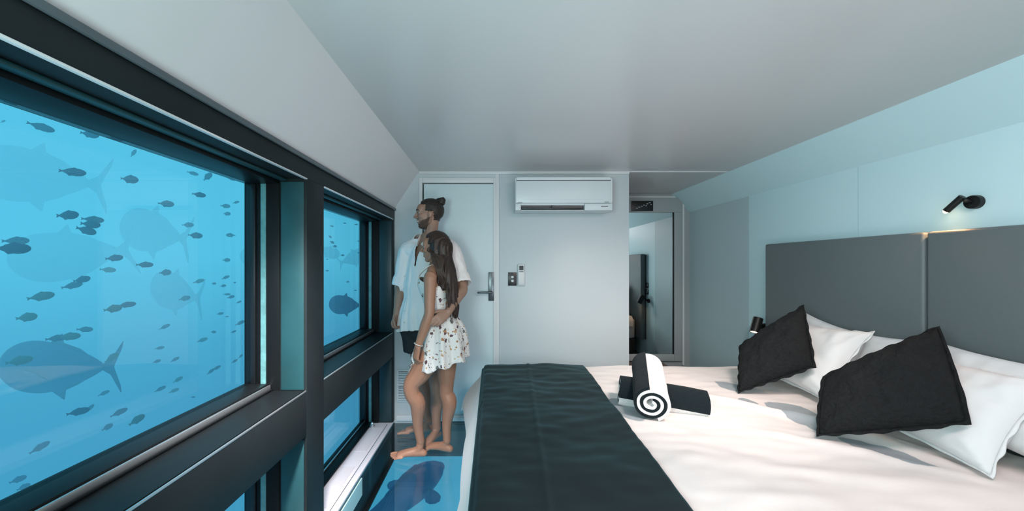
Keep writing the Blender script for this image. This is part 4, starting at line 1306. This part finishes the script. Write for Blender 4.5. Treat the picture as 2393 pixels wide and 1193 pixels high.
# (x, y, apparent length, dir: +1 nose right / -1 nose left, tilt degrees (nose up +), kind, far)
FISH = [(8, 283, 12, 1, 25, 0), (102, 298, 44, 1, -14, 0), (214, 314, 42, 1, -10, 0), (313, 356, 20, 1, 60, 0), (176, 402, 48, 1, -3, 0), (307, 419, 36, 1, -5, 1),
        (487, 411, 24, 1, 50, 1), (544, 419, 15, 1, -8, 0), (453, 405, 22, 1, -12, 0), (468, 455, 30, 1, -8, 0), (392, 476, 29, 1, 0, 1), (585, 458, 13, -1, 0, 1),
        (529, 481, 19, 1, 0, 1), (553, 472, 15, 1, 15, 0), (532, 499, 17, 1, 0, 1), (163, 502, 52, 1, 3, 0), (222, 513, 40, 1, -4, 0), (216, 524, 46, 1, -6, 0), (206, 539, 46, 1, -16, 0),
        (442, 525, 22, 1, 5, 1), (460, 550, 27, 1, -3, 1), (537, 549, 18, -1, 0, 1), (591, 551, 8, 1, 0, 0), (43, 562, 46, 1, 3, 0), (38, 580, 66, 1, 0, 0),
        (271, 602, 38, 1, 6, 0), (342, 618, 34, 1, 0, 0), (389, 636, 27, 1, 5, 1), (256, 630, 30, 1, -4, 2), (531, 607, 17, 1, 0, 1), (195, 652, 40, 1, 12, 0), (173, 666, 36, 1, 15, 0),
        (102, 691, 48, 1, 12, 2), (67, 740, 48, 1, 8, 2), (467, 656, 22, 1, 18, 2), (434, 696, 22, 1, 15, 1), (529, 647, 17, 1, 25, 0), (501, 662, 10, 1, 0, 1), (523, 667, 12, 1, 10, 1),
        (549, 660, 7.5, 1, 10, 0), (532, 687, 14, 1, 0, 0), (541, 693, 18, 1, 15, 0), (559, 705, 12, 1, 25, 0), (582, 643, 18, 1, 25, 0), (300, 711, 34, 1, 8, 0), (268, 720, 42, 1, 10, 2),
        (516, 732, 15, 1, 8, 0), (531, 739, 8, 1, 0, 0), (563, 753, 20, 1, 25, 0), (582, 736, 14, 1, 20, 0), (387, 762, 22, 1, 28, 0), (202, 769, 32, 1, -2, 0), (167, 785, 42, 1, 3, 2),
        (137, 789, 38, 1, 5, 0), (500, 775, 12, 1, 0, 1), (475, 793, 22, 1, 20, 2), (547, 774, 12, 1, 20, 0), (586, 771, 11, 1, 25, 0), (264, 833, 34, 1, 35, 2), (375, 812, 19, 1, 10, 0),
        (368, 843, 19, 1, 18, 0), (411, 838, 18, 1, 30, 0), (51, 841, 50, 1, 10, 2), (550, 842, 14, 1, 30, 0), (563, 831, 12, 1, 45, 0), (494, 866, 18, 1, 40, 0), (508, 858, 18, 1, 30, 0),
        (418, 885, 20, 1, 30, 2), (377, 907, 22, 1, 25, 0), (409, 911, 20, 1, 20, 2), (245, 917, 22, 1, 25, 0), (188, 960, 42, 1, 10, 0), (212, 951, 20, 1, 50, 0), (282, 961, 32, 1, 25, 0),
        (323, 978, 38, 1, 35, 2), (253, 996, 30, 1, 30, 0), (452, 927, 10, 1, 0, 0), (97, 1042, 36, 1, 32, 0), (46, 1118, 34, 1, 20, 0), (58, 1136, 32, 1, 25, 0),
        # far window
        (776, 528, 9, 1, -15, 0), (772, 553, 9, 1, -35, 1), (777, 566, 11, 1, -25, 1), (783, 575, 11, 1, -5, 1), (801, 596, 9, 1, 0, 1), (839, 563, 8, 1, 0, 0), (833, 524, 8, 1, 0, 0), (806, 521, 8, 1, 0, 0),
        (813, 658, 8, 1, 0, 1), (831, 678, 7, 1, 0, 0), (765, 632, 9, 1, 0, 0), (839, 590, 8, 1, 0, 1), (846, 545, 7, 1, 0, 0), (765, 605, 6, 1, 20, 0)]


def region(x, y):
    if x > 740:
        return 'far narrow window', ('upper' if y < 600 else 'lower')
    col = 'left' if x < 200 else 'middle' if x < 400 else 'right'
    row = 'top' if y < 440 else 'upper' if y < 600 else 'lower' if y < 800 else 'bottom'
    return 'large window', row + ' ' + col


buckets = {}
for f in FISH: buckets.setdefault(region(f[0], f[1]), []).append(f)
ORD = ['leftmost', 'second', 'third', 'fourth', 'fifth', 'sixth', 'seventh', 'eighth', 'ninth', 'tenth', 'eleventh', 'twelfth', 'thirteenth', 'fourteenth', 'fifteenth', 'sixteenth', 'seventeenth', 'eighteenth', 'nineteenth', 'twentieth']
for (win, reg), fs in buckets.items():
    fs.sort()
    for k, (x, y, L, dr_, tilt, kd) in enumerate(fs):
        real = 0.055 + 0.00085 * L
        z = real * FPX / L
        zg = 1.13 * FPX / (1150 - x)
        z = max(z, zg + 0.18)
        z = min(z, zg + 1.5)
        p = px(x, y, z); s = L * z / FPX / 1.12
        o = bpy.data.objects.new('reef_fish', FM[kd]); COL.objects.link(o)
        o.location = p; o.scale = (s, s, s)
        yaw = (0 if dr_ > 0 else PI) + math.radians(((x * 7 + y * 13) % 41) - 20) + 0.35
        o.rotation_euler = (0, -math.radians(tilt), yaw)
        kind = ('dark slender fish', 'dark round fish', 'pale-flanked fish')[kd]
        pos = ORD[k] + ('' if k == 0 else ' from the left')
        if len(fs) > 1 and k == len(fs) - 1: pos = 'rightmost'
        if len(fs) == 1: pos = 'only one'
        tagit(o, 'small %s, %s, %s of the %s' % (kind, pos, reg, win), 'fish', 'small reef fish outside the windows')


def trevally(x, y, L, z, dr_, tilt, yaw, label, hh=0.27):
    s = L * z / FPX / 1.28
    r = tagit(empty('trevally', tuple(px(x, y, z)), (0, -math.radians(tilt), (0 if dr_ > 0 else PI) + math.radians(yaw))), label, 'fish', 'large hazy trevallies outside the windows')
    r.scale = (s, s, s)
    T = Matrix.LocRotScale(r.location, r.rotation_euler, r.scale)

    def fin_(nm, bm, mt):
        bmesh.ops.transform(bm, matrix=T, verts=bm.verts)
        m_ = bpy.data.meshes.new(nm); bmesh.ops.recalc_face_normals(bm, faces=bm.faces); bm.to_mesh(m_); bm.free()
        m_.transform(T.inverted())
        o = link(nm, m_, mt, r, smooth=True); return o
    bm = bmesh.new()
    fish_body(bm, lambda t: (hh * (math.sin(PI * min(1, t * 1.0) ** 0.62) ** 0.75) + 0.022, -hh * 0.95 * (math.sin(PI * t ** 0.70) ** 0.8) - 0.022), lambda t: 0.085 * math.sin(PI * t ** 0.65) ** 0.7 + 0.012, n=22, seg=20)
    fin_('body', bm, M['bigfish'])
    bm = bmesh.new()
    fin(bm, [(-0.52, 0, 0.025), (-0.62, 0, 0.09), (-0.73, 0, 0.30), (-0.72, 0, 0.22), (-0.66, 0, 0.05), (-0.645, 0, 0.0), (-0.66, 0, -0.05), (-0.72, 0, -0.22), (-0.73, 0, -0.30), (-0.62, 0, -0.09), (-0.52, 0, -0.025)])
    fin_('tail_fin', bm, M['bigfish'])
    bm = bmesh.new(); fin(bm, [(0.0, 0, hh * 0.95), (-0.12, 0, hh * 1.35), (-0.14, 0, hh * 0.98), (-0.3, 0, hh * 0.75), (-0.46, 0, 0.08), (-0.46, 0, 0.03), (-0.2, 0, hh * 0.6)])
    fin_('dorsal_fin', bm, M['bigfish'])
    bm = bmesh.new(); fin(bm, [(-0.05, 0, -hh * 0.95), (-0.17, 0, -hh * 1.30), (-0.18, 0, -hh * 0.92), (-0.3, 0, -hh * 0.7), (-0.46, 0, -0.08), (-0.46, 0, -0.03), (-0.2, 0, -hh * 0.6)])
    fin_('anal_fin', bm, M['bigfish'])
    for sd in (-1, 1):
        bm = bmesh.new(); fin(bm, [(0.18, sd * 0.085, 0.0), (0.05, sd * 0.12, -0.02), (-0.14, sd * 0.13, -0.12), (-0.02, sd * 0.115, -0.07), (0.15, sd * 0.09, -0.05)])
        fin_('pectoral_fin', bm, M['bigfish'])
        bm = bmesh.new(); ell(bm, (0.375, sd * 0.042, 0.045), (0.020, 0.010, 0.020), seg=10, rings=6); fin_('eye', bm, M['iris'])


trevally(112, 858, 262, 2.5, -1, 2, 10, 'large deep-bodied fish silhouette at the lower left of the big window', hh=0.285)
trevally(345, 540, 225, 6.2, -1, 10, -12, 'very faint large fish in the centre of the big window')
trevally(140, 600, 260, 5.6, -1, -8, 15, 'very faint large fish at mid left of the big window')
trevally(400, 680, 200, 6.2, -1, 8, -20, 'very faint large fish below the centre of the big window')
trevally(60, 410, 290, 5.4, -1, 6, 12, 'very faint large fish at the upper left edge of the big window')
trevally(600, 600, 110, 7.5, -1, 0, 0, 'very faint large fish behind the right edge of the big window')
trevally(801, 712, 88, 3.8, -1, 2, 6, 'dark round-bodied large fish in the far narrow window', hh=0.31)
trevally(835, 600, 80, 7.5, 1, 20, 10, 'very faint large fish at the right of the far narrow window')
trevally(772, 590, 60, 7.5, 1, -20, 10, 'very faint large fish at the left of the far narrow window')

# big grouper swimming under the glass floor, seen from above
gz = -0.95
def pf(x, y, z=gz):
    d_ = (CAMZ - z) * FPX / (y - 620); return V(((x - 1150) * d_ / FPX, d_, z))
h0, h1 = pf(1030, 1088), pf(868, 1225)
ax = (h0 - h1); Lg = ax.length; ax.normalize(); ay = V((0, 0, 1)).cross(ax).normalized()
gr = tagit(empty('grouper', tuple((h0 + h1) / 2)), 'big dark fish swimming beneath the glass floor by their feet', 'fish')
G = lambda t, s, u: h0 - ax * (t * Lg) + ay * s * Lg + V((0, 0, u * Lg))
bm = bmesh.new()
tube(bm, [G(0.02, 0, 0), G(0.12, 0, 0.01), G(0.3, 0, 0.02), G(0.5, 0.005, 0.02), G(0.7, 0.015, 0.01), G(0.88, 0.04, 0), G(1.02, 0.07, 0)],
     [(0.055 * Lg, 0.05 * Lg), (0.105 * Lg, 0.10 * Lg), (0.135 * Lg, 0.15 * Lg), (0.12 * Lg, 0.16 * Lg), (0.085 * Lg, 0.13 * Lg), (0.045 * Lg, 0.09 * Lg), (0.025 * Lg, 0.06 * Lg)], lat=tuple(ay), seg=22, n=6)
finish('body', bm, M['bigfish'], gr, smooth=True)


def slab(nm, pts, th=0.008):
    bm = bmesh.new()
    a = [bm.verts.new(p + V((0, 0, th))) for p in pts]; b = [bm.verts.new(p - V((0, 0, th))) for p in pts]
    bm.faces.new(a); bm.faces.new(b[::-1])
    for i in range(len(pts)):
        j = (i + 1) % len(pts); bm.faces.new((a[i], b[i], b[j], a[j]))
    return finish(nm, bm, M['bigfish'], gr, smooth=False)


def rfin(c, dirx, diry, L, Wd, n=12):
    out = []
    for k in range(n):
        w = 2 * PI * k / n
        q = L * (0.5 + 0.5 * math.cos(w)); v = Wd * math.sin(w) * (0.35 + 0.65 * q / L)
        out.append(c + (dirx * q + diry * v))
    return out


for sd in (1, -1):
    d_ = (ay * sd * 0.8 - ax * 0.6).normalized(); e_ = d_.cross(V((0, 0, 1)))
    slab('pectoral_fin', rfin(G(0.36, 0.10 * sd, -0.02), d_, e_, 0.24 * Lg, 0.10 * Lg))
slab('tail_fin', rfin(G(0.99, 0.065, 0), -ax, ay, 0.24 * Lg, 0.12 * Lg))
bm = bmesh.new()
P_ = [G(0.3, 0, 0.16), G(0.42, 0.005, 0.22), G(0.6, 0.01, 0.21), G(0.8, 0.03, 0.13), G(0.85, 0.035, 0.07), G(0.5, 0.005, 0.1)]
a = [bm.verts.new(p + ay * 0.006) for p in P_]; b = [bm.verts.new(p - ay * 0.006) for p in P_]
bm.faces.new(a); bm.faces.new(b[::-1])
for i in range(len(P_)):
    j = (i + 1) % len(P_); bm.faces.new((a[i], b[i], b[j], a[j]))
finish('dorsal_fin', bm, M['bigfish'], gr)
